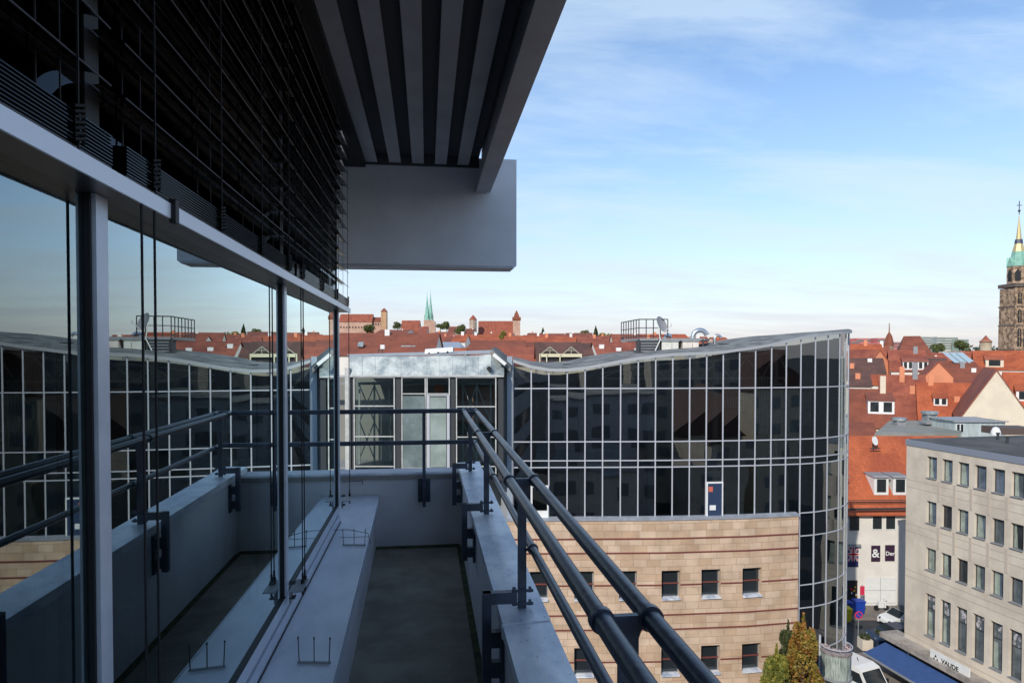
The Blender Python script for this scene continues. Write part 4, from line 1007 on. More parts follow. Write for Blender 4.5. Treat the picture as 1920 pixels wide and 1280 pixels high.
for (s, s1, zb_, zt, r_, k) in cops:
    p = CP(s)[0]-cn*.27; o = Vector((p.x, p.y, zb_)); w_ = s1-s; h_ = zt-zb_
    m = MB(); m.obox(o, cdir*.05, cn*.06, UP*h_); m.obox(o+cdir*(w_-.05), cdir*.05, cn*.06, UP*h_); m.obox(o+cdir*.05+UP*(h_-.10), cdir*(w_-.1), cn*.10, UP*.10); m.obox(o+cdir*.05, cdir*(w_-.1), cn*.06, UP*.05)
    if r_ == 3: m.obox(o+cdir*.05+UP*h_*.64, cdir*(w_-.1), cn*.06, UP*.06)
    wo = m.build('window', M_dgrey, co)
    ch_ = random.choice([0, 0, 1, 1, 3])
    q = o+cn*.03+cdir*.04; mm = MB(); mm.face([q, q+cdir*(w_-.08), q+cdir*(w_-.08)+UP*h_, q+UP*h_]); mm.build('pane', M_wg[ch_], wo)
    if random.random() < .6:
        hw_ = random.uniform(.3, .6); mm = MB(); q2 = q+cn*.004+UP*.06; hh_ = h_*(1 if r_ < 3 else .6)
        mm.face([q2, q2+cdir*(w_*hw_), q2+cdir*(w_*hw_*random.uniform(.6, 1))+UP*(hh_-.18), q2+UP*(hh_-.18)]); mm.build('blind', M_wg[2], wo)
    if r_ == 3 and False: pass
    m = MB(); m.obox(o+cn*.06-UP*.0+UP*.002, cdir*w_, cn*.30, UP*.04); m.build('sill', M_mgrey, wo)
# pilaster joints and panel seams
mj = mat('concrete_joint', (.33, .29, .25), .9)
for k in range(12):
    s = s0_+mod*k+.80+(mod-.8)/2-.09
    if s > CL-.3: break
    for (zt, zb_) in zip([r[1] for r in rows[:2]], [r[0] for r in rows[1:3]]):
        p = CP(s)[0]; m = MB(); m.obox(Vector((p.x, p.y, zb_+.12))+cn*.001, cdir*.2, cn*.03, UP*(zt-zb_-.2)); m.build('pilaster', mat('pilaster_concrete', (.50, .43, .36), .9), co)
for z in [rows[0][1]-.42, rows[0][1]-.95, rows[1][1]-.45, rows[1][1]-1.0, rows[2][1]-.5, rows[2][1]-.98, zbase+.35]:
    p = CP(0)[0]; m = MB(); m.obox(Vector((p.x, p.y, z))+cn*.001, cdir*CL, cn*.003, UP*.03); m.build('panel_joint', mj, co)
p = CP(0)[0]; m = MB(); m.obox(Vector((p.x, p.y, z_top-.42))-cdir*.05-cn*14, cdir*(CL+.05), cn*14.06, UP*.42); m.build('fascia', mat('fascia_blue_grey', (.25, .28, .34), .5, .2), co)
m = MB(); m.obox(Vector((p.x, p.y, z_top+.001))+cdir*.1-cn*13.8, cdir*(CL-.1), cn*13.7, UP*.04); m.build('roof', M_cslab, co)
m = MB(); m.obox(Vector((p.x, p.y, GZ))-cn*14, cdir*CL, cn*13.68, UP*(z_top-.43-GZ)); m.build('core_wall', M_conc, co)
# side return (far end)
m = MB(); m.obox(Vector((p.x, p.y, zbase))-cn*13.9-cdir*.002, cdir*.02, cn*13.899, UP*(z_top-.43-zbase)); m.build('side_wall', M_conc, co)
# low shop roof strip and shop front under it
m = MB(); q = Vector((p.x, p.y, zbase-.35))-cdir*1.2; m.obox(q-cn*.5, cdir*(CL+1.2), cn*1.6, UP*.36); m.build('shop_canopy', mat('stained_concrete', (.22, .19, .165), .9, vs=.8, col2=(.38, .34, .30)), co)
m = MB(); m.obox(Vector((p.x, p.y, GZ+.02))+cdir*.2-cn*.31, cdir*(CL-.2), cn*.1, UP*(zbase-.36-GZ)); m.build('shop_front', M_win, co)
# window stickers in the lowest row (tall panes)
for (s, s1, zb_, zt, r_, k) in cops:
    if r_ == 3:
        pp = CP(s)[0]-cn*.22; o = Vector((pp.x, pp.y, zb_+(zt-zb_)*.68)); m = MB()
        for j in range(7):
            c = o+cdir*(.12+random.random()*.5)+UP*(random.random()*.8); r0 = random.uniform(.04, .14)
            m.face([c+cdir*cos(x*pi/4)*r0+UP*sin(x*pi/4)*r0*1.5+cn*.001*j for x in range(8)])
        m.build('window_poster', mat('poster_grey', (.34, .33, .35), .6, var=.6, vs=3), co)
# sign
sg = thing('shop_sign', CP(s_at(1789, 1240))[0]+UP*zbase, 'white shop sign board with dark lettering above the blue awning', 'sign')
sA = s_at(1763, 1235); pA = CP(sA)[0]+cn*.75; dA = pA.dot(F); zsA, zsB = zat(1215, dA), zat(1236, dA)
sB = s_at(1813, 1245); Ls = 3.1
o = Vector((pA.x, pA.y, zsB)); hS = zsA-zsB
m = MB(); m.obox(o, cdir*Ls, cn*.10, UP*hS); m.build('board', M_white, sg)
text('VAUDE', .42, o+cdir*.95+cn*.105+UP*.22, cdir, UP, M_gasket, sg, bold=.012)
for dx, dz in ((.25, .18), (.52, .18), (.385, .40)):
    q = o+cn*.11+cdir*dx+UP*dz; m = MB(); m.face([q, q+cdir*.20, q+cdir*.10+UP*.20]); m.build('emblem', M_gasket, sg)
# awning (two bays)
zaw = zbase-.55
for (sa, sb, lb) in ((-.6, 6.2, 'blue fabric awning bay at the far corner of the concrete block'), (6.28, 13.4, 'blue fabric awning bay below the white shop sign')):
    aw = thing('awning', CP((sa+sb)/2)[0]+UP*(zaw), lb, 'awning', 'blue awnings over the shop')
    a = CP(sa)[0]+cn*1.12; m = MB(); q0 = Vector((a.x, a.y, zaw)); q1 = q0+cdir*(sb-sa); dr_ = cn*1.9-UP*.62
    m.face([q0, q0+dr_, q1+dr_, q1]); m.face([q1-UP*.02, q1+dr_-UP*.02, q0+dr_-UP*.02, q0-UP*.02]); m.build('fabric', M_blue, aw)
    m = MB(); m.bar(q0+dr_, q1+dr_, .10, .12); m.build('front_bar', M_mgrey, aw)
    for q in (q0, q1, (q0+q1)/2): MB().bar(q-UP*.1, q+dr_-UP*.08, .05).build('arm', M_mgrey, aw)
# roof bits on the concrete block
rp = thing('roof_box', pt(1868, 815, 52), 'brown box with a white curved hood at the back of the concrete block roof', 'roof box')
m = MB(); m.obox(pt(1872, 815, 54), R*3, F*2, UP*.55); m.build('body', mat('box_brown', (.10, .07, .06), .7), rp)
m = MB(); m.lathe(pt(1867, 815, 53.5), [(.35, 0), (.35, .25), (.22, .55), (0, .65)], 12); m.build('hood', M_white, rp, True)
for px, py, d_ in ((1871, 822, 49.5), (1889, 832, 47.5)):
    vp = thing('roof_vent', pt(px, py, d_), 'small dark vent stub on the concrete block roof, ' + ('farther back' if px < 1880 else 'nearer the camera'), 'vent')
    m = MB(); b_ = pt(px, py, d_); b_.z = z_top+.04; m.tube([b_, b_+UP*.45], .09, 10); m.tube([b_+UP*.4, b_+UP*.5], .14, 10); m.build('pipe', M_dgrey, vp)
# ---- roofs in the right background
house('red brown tiled house with a twin window dormer left of the chimneys', 1570, 1668, 728, 798, 92, 15, 0, T_brn, M_cream, dorm=[(.355, .32, 3.2, 1.9, M_white, 2)], chim=[(.44, .85, 2.6, M_cream), (-.30, .62, 1.2)])
house('tall red roofed house with two brick chimneys standing on its ridge', 1655, 1742, 702, 788, 100, 18, 0, T_red, M_cream, chim=[(.0, .86, 2.2), (.30, .93, 2.4, M_mgrey), (.20, .6, 1.0)])
house('orange tiled roof with one little dormer beside the cream gable', 1726, 1862, 717, 786, 96, 14, 0, T_or, M_cream, dorm=[(-.20, .35, 1.7, 1.2, M_white, 2)], chim=[(-.31, .95, 1.4), (.03, .5, .6)])
house('big cream gable wall with steep red roof', 1811, 1924, 692, 785, 84, 16, radians(-30), T_red, M_cream, 'gable', name='gabled_house')
house('steep red roof with small dormers right of the cream gable', 1893, 1990, 697, 800, 90, 16, 0, T_or, M_cream, dorm=[(-.16, .45, 1.8, 1.5, M_white, 1)])
house('low cream walled house with brown verge below the red brown roof', 1574, 1640, 790, 815, 84, 8, 0, T_brn, M_cream)
house('orange gable end house behind the brown dark roofs', 1610, 1688, 655, 700, 128, 14, radians(10), T_red, M_orr, 'gable')
house('red tiled house with a row of white dormer windows', 1672, 1738, 656, 694, 122, 14, 0, T_red, M_wrend, dorm=[(.17, .03, 3.9, 1.55, M_white, 5, T_red)], chim=[(.25, .85, 1.2, M_mgrey)])
house('dark grey tiled roof at the edge of the glass tower', 1560, 1658, 671, 702, 118, 12, 0, T_drk, M_wrend, chim=[(-.1, .4, .8), (.26, .8, .5, M_white)])
house('dark tiled lower roof beside the glass tower', 1560, 1632, 700, 722, 106, 9, 0, T_drk, M_wrend, chim=[(.2, .6, .8)])
house('small orange roof between the dark roof and the chimneys', 1626, 1672, 702, 720, 108, 8, 0, T_or, M_wrend)
house('orange roofed row behind the dark roofs', 1560, 1655, 645, 671, 150, 14, 0, T_or, M_wrend, chim=[(.2, .9, 1.2)])
house('brownish orange roof with a pale chimney', 1620, 1668, 648, 672, 165, 12, 0, T_red, M_wrend, chim=[(.25, .9, 1.5, M_white)])
house('very steep dark brown hipped roof rising over the town', 1686, 1752, 630, 671, 175, 22, 0, T_brn, M_sand, hipl=.22, hipr=.30, name='hall_building', cat='building')
house('brown hipped roof with a small orange gable in front', 1735, 1860, 677, 716, 118, 16, 0, T_brn, M_orr, hipr=.2, hipl=.15, chim=[(.1, .7, 1.0, M_mgrey), (.25, .5, .6, M_white)])
house('small salmon gable house left of the brown hipped roof', 1734, 1786, 677, 704, 110, 12, 0, T_red, M_orr, 'gable')
house('long bright orange roof below the church tower', 1832, 2010, 657, 692, 126, 14, 0, T_or, M_wrend, dorm=[(.225, .18, 4.2, 1.5, M_white, 3, T_drk), (-.30, .10, 2.8, 1.5, M_cream, 1)], name='long_house')
house('pale green walled building behind the salmon gable', 1740, 1775, 671, 685, 132, 8, 0, T_drk, mat('green_render', (.35, .45, .28), .9))
house('flat grey roofed building with metal attic and round window', 1790, 1885, 786.5, 789, 77, 5, 0, mat('attic_roof', (.30, .31, .32), .6), mat('attic_cladding', (.40, .45, .44), .6, var=.15, vs=1.5, stretch=(3, 3, .3)), wins=[(1794, 1799, 795, 810), (1801, 1806, 795, 810)])
# flat roof in front with vents
fr = thing('flat_roof_building', pt(1720, 830, 76)*1.0, 'low building with mossy grey flat roof between the orange roof and the cream gable', 'building')
m = MB(); a, b, c, d = pt(1640, 812, 74), pt(1800, 815, 74), pt(1812, 789, 88), pt(1668, 792, 88)
zz = a.z; 
for v_ in (b, c, d): v_.z = zz
m.face([a, b, c, d]); m.face([a-UP*.5, b-UP*.5, b, a]); m.face([d-UP*.5, a-UP*.5, a, d]); m.build('roof', mat('mossy_roof', (.20, .20, .17), .9, vs=.15, col2=(.28, .27, .24)), fr)
m = MB(); q = [a, b, c, d]
for k in range(4): u, v_ = q[k], q[(k+1) % 4]; m.face([(u.x, u.y, GZ), (v_.x, v_.y, GZ), (v_.x, v_.y, zz-.5), (u.x, u.y, zz-.5)])
m.build('wall', M_cream, fr)
for px, py, w_, lb in ((1743, 789, 1.5, 'larger louvred roof fan box by the red roof'), (1686, 801, 1.3, 'smaller louvred roof fan box on the mossy flat roof')):
    vb = thing('roof_fan', pt(px, py, 84), lb, 'roof vent', 'louvred fan boxes on the flat roof'); c = pt(px, py, 82)
    m = MB(); m.lathe(c-UP*.3, [(w_*.85, 0), (w_*.85, .25), (w_*.55, .35), (w_*.55, 1.1)], 4, radians(37)); m.build('base', M_mgrey, vb)
    m = MB(); m.lathe(c+UP*.82, [(w_*.55, 0), (w_*.62, .05), (w_*.62, .35), (0, .4)], 12); m.build('cap', M_zinc, vb, True)
# glass roof pieces
for k in range(3):
    m = MB(); a = pt(1790+k*13, 680, 124-k*.3); m.face([a, a+R*1.35, a+R*.9+F*3+UP*1.9, a-R*.45+F*3+UP*1.9]); ob = m.build('skylight', mat('skylight_glass', (.40, .50, .55), .2, .1), None)
    tag(ob, ['leftmost', 'middle', 'rightmost'][k]+' of three slanted skylights left of the orange long roof', 'skylight', 'slanted skylights')
# far things
fr2 = thing('apartment_block', pt(1775, 655, 900), 'long pale high rise slab on the horizon', 'building')
def slab(px0, px1, y0, y1, d, name, mt, par, th=14, bands=0, bm=M_win):
    a = pt(px0, y1, d); a.z = min(a.z, GZ+2) if False else a.z; w_ = lwh(px0, px1, d); h_ = zat(y0, d)-a.z
    m = MB(); m.obox(a-UP*12, R*w_, F*th, UP*(h_+12)); o = m.build(name, mt, par)
    for k in range(bands):
        m = MB(); m.obox(a+UP*(h_*(k+.35)/bands)-F*.3, R*w_*.98+R*.0, F*.2, UP*h_/bands*.35); m.build('window_band', bm, par)
    return o
M_hr = mat('far_concrete', (.40, .42, .38), .9, var=.15, vs=.05); M_hrw = mat('far_window', (.16, .18, .17), .4)
slab(1735, 1757, 631, 655, 930, 'wall', M_hr, fr2, bands=5, bm=M_hrw); slab(1757, 1796, 632, 655, 900, 'wall', M_hr, fr2, bands=5, bm=M_hrw)
f3 = thing('apartment_block', pt(1806, 655, 880), 'smaller greenish high rise right of the long slab', 'building'); slab(1798, 1816, 636, 655, 880, 'wall', mat('far_green', (.33, .40, .34), .9), f3, bands=4, bm=M_hrw)
f4 = thing('red_office_block', pt(1628, 648, 420), 'pinkish red flat roofed office block far behind the orange roofs', 'building')
M_pk = mat('far_pink', (.48, .16, .15), .8, var=.1, vs=.1)
for a_, b_, c_ in ((1596, 1612, 639), (1606, 1632, 634), (1620, 1652, 643), (1646, 1660, 633.5), (1655, 1692, 641)): slab(a_, b_, c_, 652, 420+a_/60, 'wall', M_pk, f4, bands=2, bm=M_hrw)
# small spire
ss = thing('chapel', pt(1667, 655, 300), 'slim red roofed turret with a needle spire', 'church')
c = pt(1667, 648, 300); m = MB(); m.lathe(c-UP*8, [(1.9, 0), (1.9, 8)], 8); m.build('wall', M_sand, ss)
m = MB(); m.lathe(c, [(2.1, 0), (1.2, 4.2), (.25, 6), (.12, 10)], 8); m.build('spire', T_brn, ss)
# round wall tower
rt = thing('round_tower', pt(1848, 660, 350), 'round town wall tower with pointed red cone roof', 'tower')
c = pt(1848, 658, 350); m = MB(); m.lathe(c-UP*15, [(2.6, 0), (2.6, 20.4)], 20); m.build('wall', mat('tower_stone', (.42, .34, .24), .9, var=.15, vs=.3), rt, True)
m = MB(); z1 = zat(641, 350)-c.z; z2 = zat(628, 350)-c.z; m.lathe(c, [(3.1, z1), (1.4, z1+1.6), (.3, z2-.4), (0, z2)], 20); m.build('roof', T_red, rt, True)
# church tower with gilded needle
lt = thing('church_tower', pt(1908, 700, 260), 'tall dark sandstone church tower with gilded and green spire', 'church tower')
dL = 260; k_ = dL/FP; c0 = pt(1907, 660, dL); cxl = c0.copy()
def sq(hw, z0, z1, mt, nm, taper=1.0, cx=0):
    m = MB(); c = Vector((c0.x, c0.y, 0))+R*cx
    m.face([c+R*x*hw+F*y*hw+UP*z1 for x, y in ((-1, -1), (1, -1), (1, 1), (-1, 1))])
    q0 = [c+R*x*hw+F*y*hw+UP*z0 for x, y in ((-1, -1), (1, -1), (1, 1), (-1, 1))]; q1 = [c+R*x*hw*taper+F*y*hw*taper+UP*z1 for x, y in ((-1, -1), (1, -1), (1, 1), (-1, 1))]
    for i in range(4): m.face([q0[i], q0[(i+1) % 4], q1[(i+1) % 4], q1[i]])
    return m.build(nm, mt, lt)
zt = lambda y: zat(y, dL)
M_gold = mat('gilding', (.50, .41, .20), .45, .2); M_ds = mat('dark_sandstone', (.13, .085, .055), .9, vs=.7, col2=(.50, .35, .23), bump=1, bs=1.2)
W0 = 21.5*k_
sq(W0*.97, GZ, zt(610), M_ds, 'lower_shaft'); sq(W0*.95, zt(610), zt(575), M_ds, 'middle_shaft'); sq(W0*.93, zt(575), zt(541), M_ds, 'upper_shaft')
for y in (610, 575, 655): sq(W0*1.0, zt(y)-.25, zt(y)+.25, mat('cornice_stone', (.15, .12, .10), .9), 'cornice')
sq(W0*1.03, zt(539.5), zt(532.5), mat('parapet_stone', (.12, .095, .08), .9, var=.3, vs=1.5), 'gallery')
for (ya, yb) in ((570, 549), (605, 580), (650, 615)):
    for x in (-.55, -.05, .45):
        m = MB(); hw = W0*.17; b_ = Vector((c0.x, c0.y, 0))+R*x*W0-F*(W0+.06)*.97; za, zb_ = zt(ya), zt(yb)
        m.face([b_-R*hw+UP*za, b_+R*hw+UP*za, b_+R*hw+UP*(zb_-hw), b_+UP*zb_, b_-R*hw+UP*(zb_-hw)]); wo = m.build('belfry_window', M_dark, lt)
        m = MB(); m.bar(b_-F*.05+UP*za, b_-F*.05+UP*(zb_-.4), .18); m.bar(b_-F*.05-R*hw+UP*(za+zb_)/2, b_-F*.05+R*hw+UP*(za+zb_)/2, .14); m.build('tracery', M_ds, wo)
for x in (-.93, -.30, .22, .75):
    m = MB(); b_ = Vector((c0.x, c0.y, 0))+R*x*W0-F*W0*1.0; m.bar(b_+UP*zt(657), b_+UP*zt(542), .35); m.build('pilaster', M_ds, lt)
m = MB(); cc = Vector((c0.x, c0.y, 0)); r8 = 18.5*k_
m.lathe(cc, [(r8, zt(533)), (r8, zt(498))], 8, pi/8); m.build('octagon', M_ds, lt)
for k in range(8):
    a = k*pi/4+0; dirv = Vector((cos(a), sin(a), 0)); sd_ = Vector((-sin(a), cos(a), 0)); b_ = cc+dirv*(r8*.95); m = MB()
    m.face([b_-sd_*.9+UP*zt(528), b_+sd_*.9+UP*zt(528), b_+sd_*.9+UP*zt(512), b_+UP*zt(505), b_-sd_*.9+UP*zt(512)]); m.build('belfry_window', M_dark, lt)
    m = MB(); bb_ = cc+dirv*(r8*.98); m.face([bb_-sd_*1.5+UP*zt(500), bb_+sd_*1.5+UP*zt(500), bb_+UP*zt(482)]); m.face([bb_-sd_*1.5+UP*zt(500), bb_+UP*zt(482), cc+dirv*r8*.5+UP*zt(484)]); m.face([bb_+sd_*1.5+UP*zt(500), cc+dirv*r8*.5+UP*zt(484), bb_+UP*zt(482)]); m.build('gablet', M_patina, lt)
m = MB(); m.lathe(cc, [(r8*.85, zt(500)), (11*k_, zt(472))], 8, pi/8); m.build('spire_base', M_patina, lt)
m = MB(); m.lathe(cc, [(11*k_, zt(472)), (6.6*k_, zt(456)), (4.9*k_, zt(449)), (.9*k_, zt(409)), (.5*k_, zt(400))], 8, pi/8); m.build('spire', M_gold, lt)
for r0, y0, r1, y1 in ((7.3, 457, 6.2, 449), (10.4, 478, 9.8, 471)):
    m = MB(); m.lathe(cc, [(r0*k_, zt(y0)), (r1*k_, zt(y1))], 8, pi/8); m.build('spire_gallery', mat('spire_dark', (.05, .06, .10), .5), lt)
m = MB(); m.tube([cc+UP*zt(402), cc+UP*zt(377)], .16, 6); m.lathe(cc+UP*zt(398), [(0, 0), (.45, .3), (.45, .7), (0, 1.1)], 10); m.bar(cc+UP*zt(385)-R*1, cc+UP*zt(385)+R*1, .2); m.build('finial', M_dgrey, lt)
# ---- left background: castle hill, twin spires, roofs
hill = MB(); hc = F*1150+R*(-60); ring = []
for i in range(9):
    r = i/8; ring.append([hc+(R*cos(a)*700*r+F*sin(a)*420*r)+UP*(GZ+44*(cos(pi*r)+1)/2) for a in [2*pi*k/40 for k in range(40)]])
for i in range(8):
    for k in range(40): q = (k+1) % 40; hill.face([ring[i][k], ring[i][q], ring[i+1][q], ring[i+1][k]])
tag(hill.build('hill', mat('hill_green', (.06, .07, .03), .9, var=.3, vs=.02), None, True), kind='structure')
cs = thing('castle', pt(680, 625, 900), 'pink sandstone castle palace with long red roof on the hill', 'castle')
dC = 900
def gab(x0, x1, yr, ye, yb, dC, par, roof, wall, dp=18, wn_=0, rowsy=()):
    a = pt(x0, yb, dC); w_ = lwh(x0, x1, dC); zE, zR = zat(ye, dC), zat(yr, dC+dp/2); zb_ = a.z-20
    P = lambda x, y, z: Vector((a.x, a.y, z))+R*x+F*y
    m = MB(); q = [P(0, 0, 0), P(w_, 0, 0), P(w_, dp, 0), P(0, dp, 0)]
    for k in range(4): u, v_ = q[k], q[(k+1) % 4]; m.face([(u.x, u.y, zb_), (v_.x, v_.y, zb_), (v_.x, v_.y, zE), (u.x, u.y, zE)])
    m.face([P(0, 0, zE), P(0, dp, zE), P(0, dp/2, zR)]); m.face([P(w_, 0, zE), P(w_, dp, zE), P(w_, dp/2, zR)]); m.build('wall', wall, par)
    m = MB(); m.face([P(-.5, -.8, zE-.5), P(w_+.5, -.8, zE-.5), P(w_+.5, dp/2, zR+.2), P(-.5, dp/2, zR+.2)]); m.face([P(-.5, dp+.8, zE-.5), P(-.5, dp/2, zR+.2), P(w_+.5, dp/2, zR+.2), P(w_+.5, dp+.8, zE-.5)]); m.build('roof', roof, par)
    for y in rowsy:
        for k in range(wn_):
            m = MB(); p = P(w_*(k+.4)/wn_, -.15, zat(y, dC)); m.face([p, p+R*1.6, p+R*1.6+UP*2.2, p+UP*2.2]); m.build('window', M_dark, par)
gab(636, 697, 589, 602.5, 625, dC, cs, T_red, M_pink, wn_=11, rowsy=(615,)); gab(697, 716, 595, 602.5, 625, dC+4, cs, T_brn, M_pink, wn_=4, rowsy=(609,))
def tower(label, px, hwpx, ytop, yeave, yb, d, wall, roof, n=4, crown=0, sq_=True, par=None):
    t = par or thing('castle_tower', pt(px, yb, d), label, 'tower'); c = pt(px, yb, d); k = d/FP; c = Vector((c.x, c.y, 0)); z0, z1, z2 = zat(yb, d)-25, zat(yeave, d), zat(ytop, d)
    r = hwpx*k*(1.414 if n == 4 else 1); rot = pi/4-TH if n == 4 else 0
    MB().lathe(c, [(r, z0), (r, z1)], n, rot).build('wall', wall, t)
    if crown: MB().lathe(c, [(r, z1-2.5), (r*1.18, z1-1.5), (r*1.18, z1+2.5), (r*.9, z1+2.5)], n, rot).build('battlement', wall if crown == 1 else T_brn, t)
    MB().lathe(c, [(r*(1.12 if not crown else .85), z1+(2 if crown else -.3)), (r*.55, z1+(z2-z1)*.55), (0, z2)], n, rot).build('roof', roof, t)
    return t
tower('square castle tower with small pointed roof right of the long palace', 720.5, 5.2, 577, 584, 620, dC-10, mat('tower_ochre', (.46, .28, .16), .9, var=.15, vs=.2), T_brn)
tw = tower('squat castle tower with a bell shaped red roof', 887, 6.8, 590, 599, 630, dC+40, mat('tower_grey_stone', (.40, .30, .24), .9, var=.2, vs=.2), T_red, n=8)
tower('tall castle tower with four corner turrets and a steep pointed roof', 968.5, 6.8, 581, 598, 630, dC+60, M_pink, T_brn, crown=2)
st = thing('castle_stable', pt(930, 628, dC+60), 'castle building with a huge plain red roof between two towers', 'castle')
gab(897, 964, 602, 627, 640, dC+55, st, T_red, M_pink, dp=22)
gab(752, 785, 601, 622, 630, 620, thing('dormered_house', pt(768, 625, 620), 'red roofed house with two white dormers left of the green spires', 'house'), T_red, M_cream, dp=16)
# twin green spires
tsd = 560; ts = thing('twin_spire_church', pt(805, 640, tsd), 'sandstone church with two slender green copper spires', 'church'); k = tsd/FP
for px, dd, yt_ in ((801, tsd, 549), (807.5, tsd+14, 546)):
    c = pt(px, 640, dd); c = Vector((c.x, c.y, 0)); 
    MB().lathe(c, [(6.3*k*1.25, zat(690, dd)), (6.3*k*1.25, zat(600, dd))], 4, pi/4-TH).build('tower', M_pink, ts)
    MB().lathe(c, [(6.0*k, zat(600, dd)), (4.0*k, zat(585, dd)), (2.1*k, zat(570, dd)), (.35*k, zat(yt_+5, dd)), (.12*k, zat(yt_-4, dd))], 8, pi/8).build('spire', M_patina, ts)
    for q in range(4):
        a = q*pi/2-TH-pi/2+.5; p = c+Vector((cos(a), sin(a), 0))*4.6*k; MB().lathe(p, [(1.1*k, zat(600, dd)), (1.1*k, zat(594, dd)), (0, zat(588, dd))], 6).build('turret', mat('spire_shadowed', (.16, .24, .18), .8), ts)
MB().obox(pt(796, 690, tsd-3), R*20*k, F*4, UP*(zat(603, tsd)-zat(690, tsd))).build('church_wall', M_pink, ts)
# roofs near behind the link building
def win_on(t): pass
h1 = house('large plain brown tiled roof with a small window behind the zinc parapet', 600, 721, 624, 664, 95, 16, 0, T_brn, M_wrend, chim=[(.40, .9, .8, M_white)])
h2 = house('second large brown roof with a long skylight left of the sandstone tower', 722, 811, 624, 664, 92, 15, 0, T_brn, M_wrend)
for (x0, x1, y0, y1, dd, hh, nm) in ((672, 682, 642, 651, 97.5, h1, 'roof_window'), (752, 779, 649, 656, 94.8, h2, 'skylight')):
    a = pt(x0, y1, dd); w_ = lwh(x0, x1, dd); m = MB(); dz = zat(y0, dd)-zat(y1, dd); sl = F*dz*1.3+UP*dz
    m.obox(a-F*.6, R*w_, sl, -F*.12+UP*.1); m.build(nm, M_zinc, hh)
ac = thing('roof_unit', pt(713, 658, 90), 'white air conditioning unit on a dark foot behind the zinc roof', 'roof unit')
m = MB(); m.obox(pt(713, 654, 90), R*.55, F*.4, UP*.55); m.build('case', M_white, ac); m = MB(); m.bar(pt(707, 656, 90), pt(720, 656, 90), .12); m.bar(pt(710, 664, 90), pt(710, 656, 90), .1); m.bar(pt(717, 664, 90), pt(717, 656, 90), .1); m.build('stand', M_dgrey, ac)
house('flat grey metal roof right of the sandstone tower', 808, 862, 641, 651, 105, 10, 0, mat('grey_standing_seam', (.36, .40, .45), .4, .3), M_wrend, hipr=.1)
house('bright red low roof under the grey metal roof', 845, 870, 652, 662, 88, 5, 0, T_or, M_wrend)
house('wide brown roof with hipped left end', 866, 985, 638, 664, 112, 15, 0, T_brn, M_wrend, hipl=.13)
house('long brown roof right behind the hipped one', 935, 1012, 641, 662, 118, 12, 0, T_brn, M_wrend)
house('red roof behind the sloped zinc end', 928, 1004, 650, 682, 84, 12, 0, T_red, M_cream)
# half timbered house
ht = house('half timbered house with cream balconies behind the wave of the roof', 1009, 1092, 641, 676, 78, 8, 0, T_drk, M_cream, name='timbered_house')
M_tim = mat('timber', (.05, .035, .028), .8); M_bal = mat('cream_balcony', (.62, .58, .40), .8)
for xa, xb in ((1014, 1048), (1055, 1087)):
    m = MB(); a, b, c = pt(xa, 664, 77), pt(xb, 664, 77), pt((xa+xb)/2, 650, 77); m.face([a, b, c]); g_ = m.build('gable', M_tim, ht)
    m = MB(); m.bar(a-F*.06, c-F*.06, .13); m.bar(b-F*.06, c-F*.06, .13); m.bar(a.lerp(c, .5)-F*.07, b.lerp(c, .5)-F*.07, .10); m.bar((a+b)/2-F*.07, c-F*.07, .10); m.build('timber_frame', mat('pale_timber', (.30, .27, .22), .8), g_)
m = MB(); m.obox(pt(1012, 669, 76.6), R*lwh(1012, 1091, 76.6), F*.1, UP*.35); m.build('balcony', M_bal, ht)
m = MB(); m.obox(pt(1016, 676, 76.9), R*lwh(1016, 1088, 76.9), F*.1, UP*.4); m.build('recess', M_dark, ht)
for px in (1012, 1025, 1050, 1090): MB().bar(pt(px, 682, 76.5), pt(px, 663, 76.5), .12).build('post', M_bal, ht)
house('dark slate coloured roof right of the timbered house', 1076, 1128, 643, 668, 100, 12, 0, T_drk, M_wrend)
house('dark red long roof behind the timbered house', 1122, 1260, 641, 664, 96, 12, 0, T_red, M_wrend, chim=[(-.42, .5, .5, M_white), (-.2, .3, .4, M_white), (.05, .25, .4, M_white)])
# orange roofs mid field: individual houses
mid = [(640, 700, 624, 634, 300, T_red), (876, 948, 627, 640, 190, T_or), (944, 1000, 629, 641, 175, T_or), (985, 1030, 628, 641, 205, T_or), (1002, 1056, 631, 645, 160, T_or), (1048, 1092, 630, 643, 185, T_or),
       (1085, 1128, 632, 646, 170, T_red), (848, 872, 627, 640, 165, T_or), (820, 852, 629, 642, 230, T_red), (836, 862, 633, 643, 190, T_brn), (815, 850, 622, 630, 330, T_red), (1060, 1110, 624, 632, 320, T_brn), (988, 1012, 624, 631, 340, T_brn), (1012, 1060, 625, 633, 300, T_red),
       (1108, 1150, 629, 640, 240, T_red), (1150, 1210, 626, 640, 200, T_red), (1180, 1250, 632, 646, 170, T_red), (1305, 1335, 634, 650, 150, T_or), (1352, 1378, 632, 648, 145, T_or), (700, 760, 618, 626, 500, T_brn), (786, 800, 612, 626, 480, T_red),
       (868, 884, 616, 628, 560, T_brn), (840, 866, 612, 622, 700, T_brn), (905, 960, 624, 630, 420, T_or), (1215, 1300, 626, 642, 230, T_or)]
for i, (x0, x1, yr, ye, d, rm) in enumerate(mid):
    house('little tiled roof in the crowded old town seen over the zinc block', x0, x1, yr, ye, d, d*.06+4, random.uniform(-.12, .12), rm, M_wrend if i % 3 else M_cream, group='old town houses in the left distance', chim=[(random.uniform(-.35, .35), .9, .9, M_white if i % 2 else M_orr)])
random.seed(21)
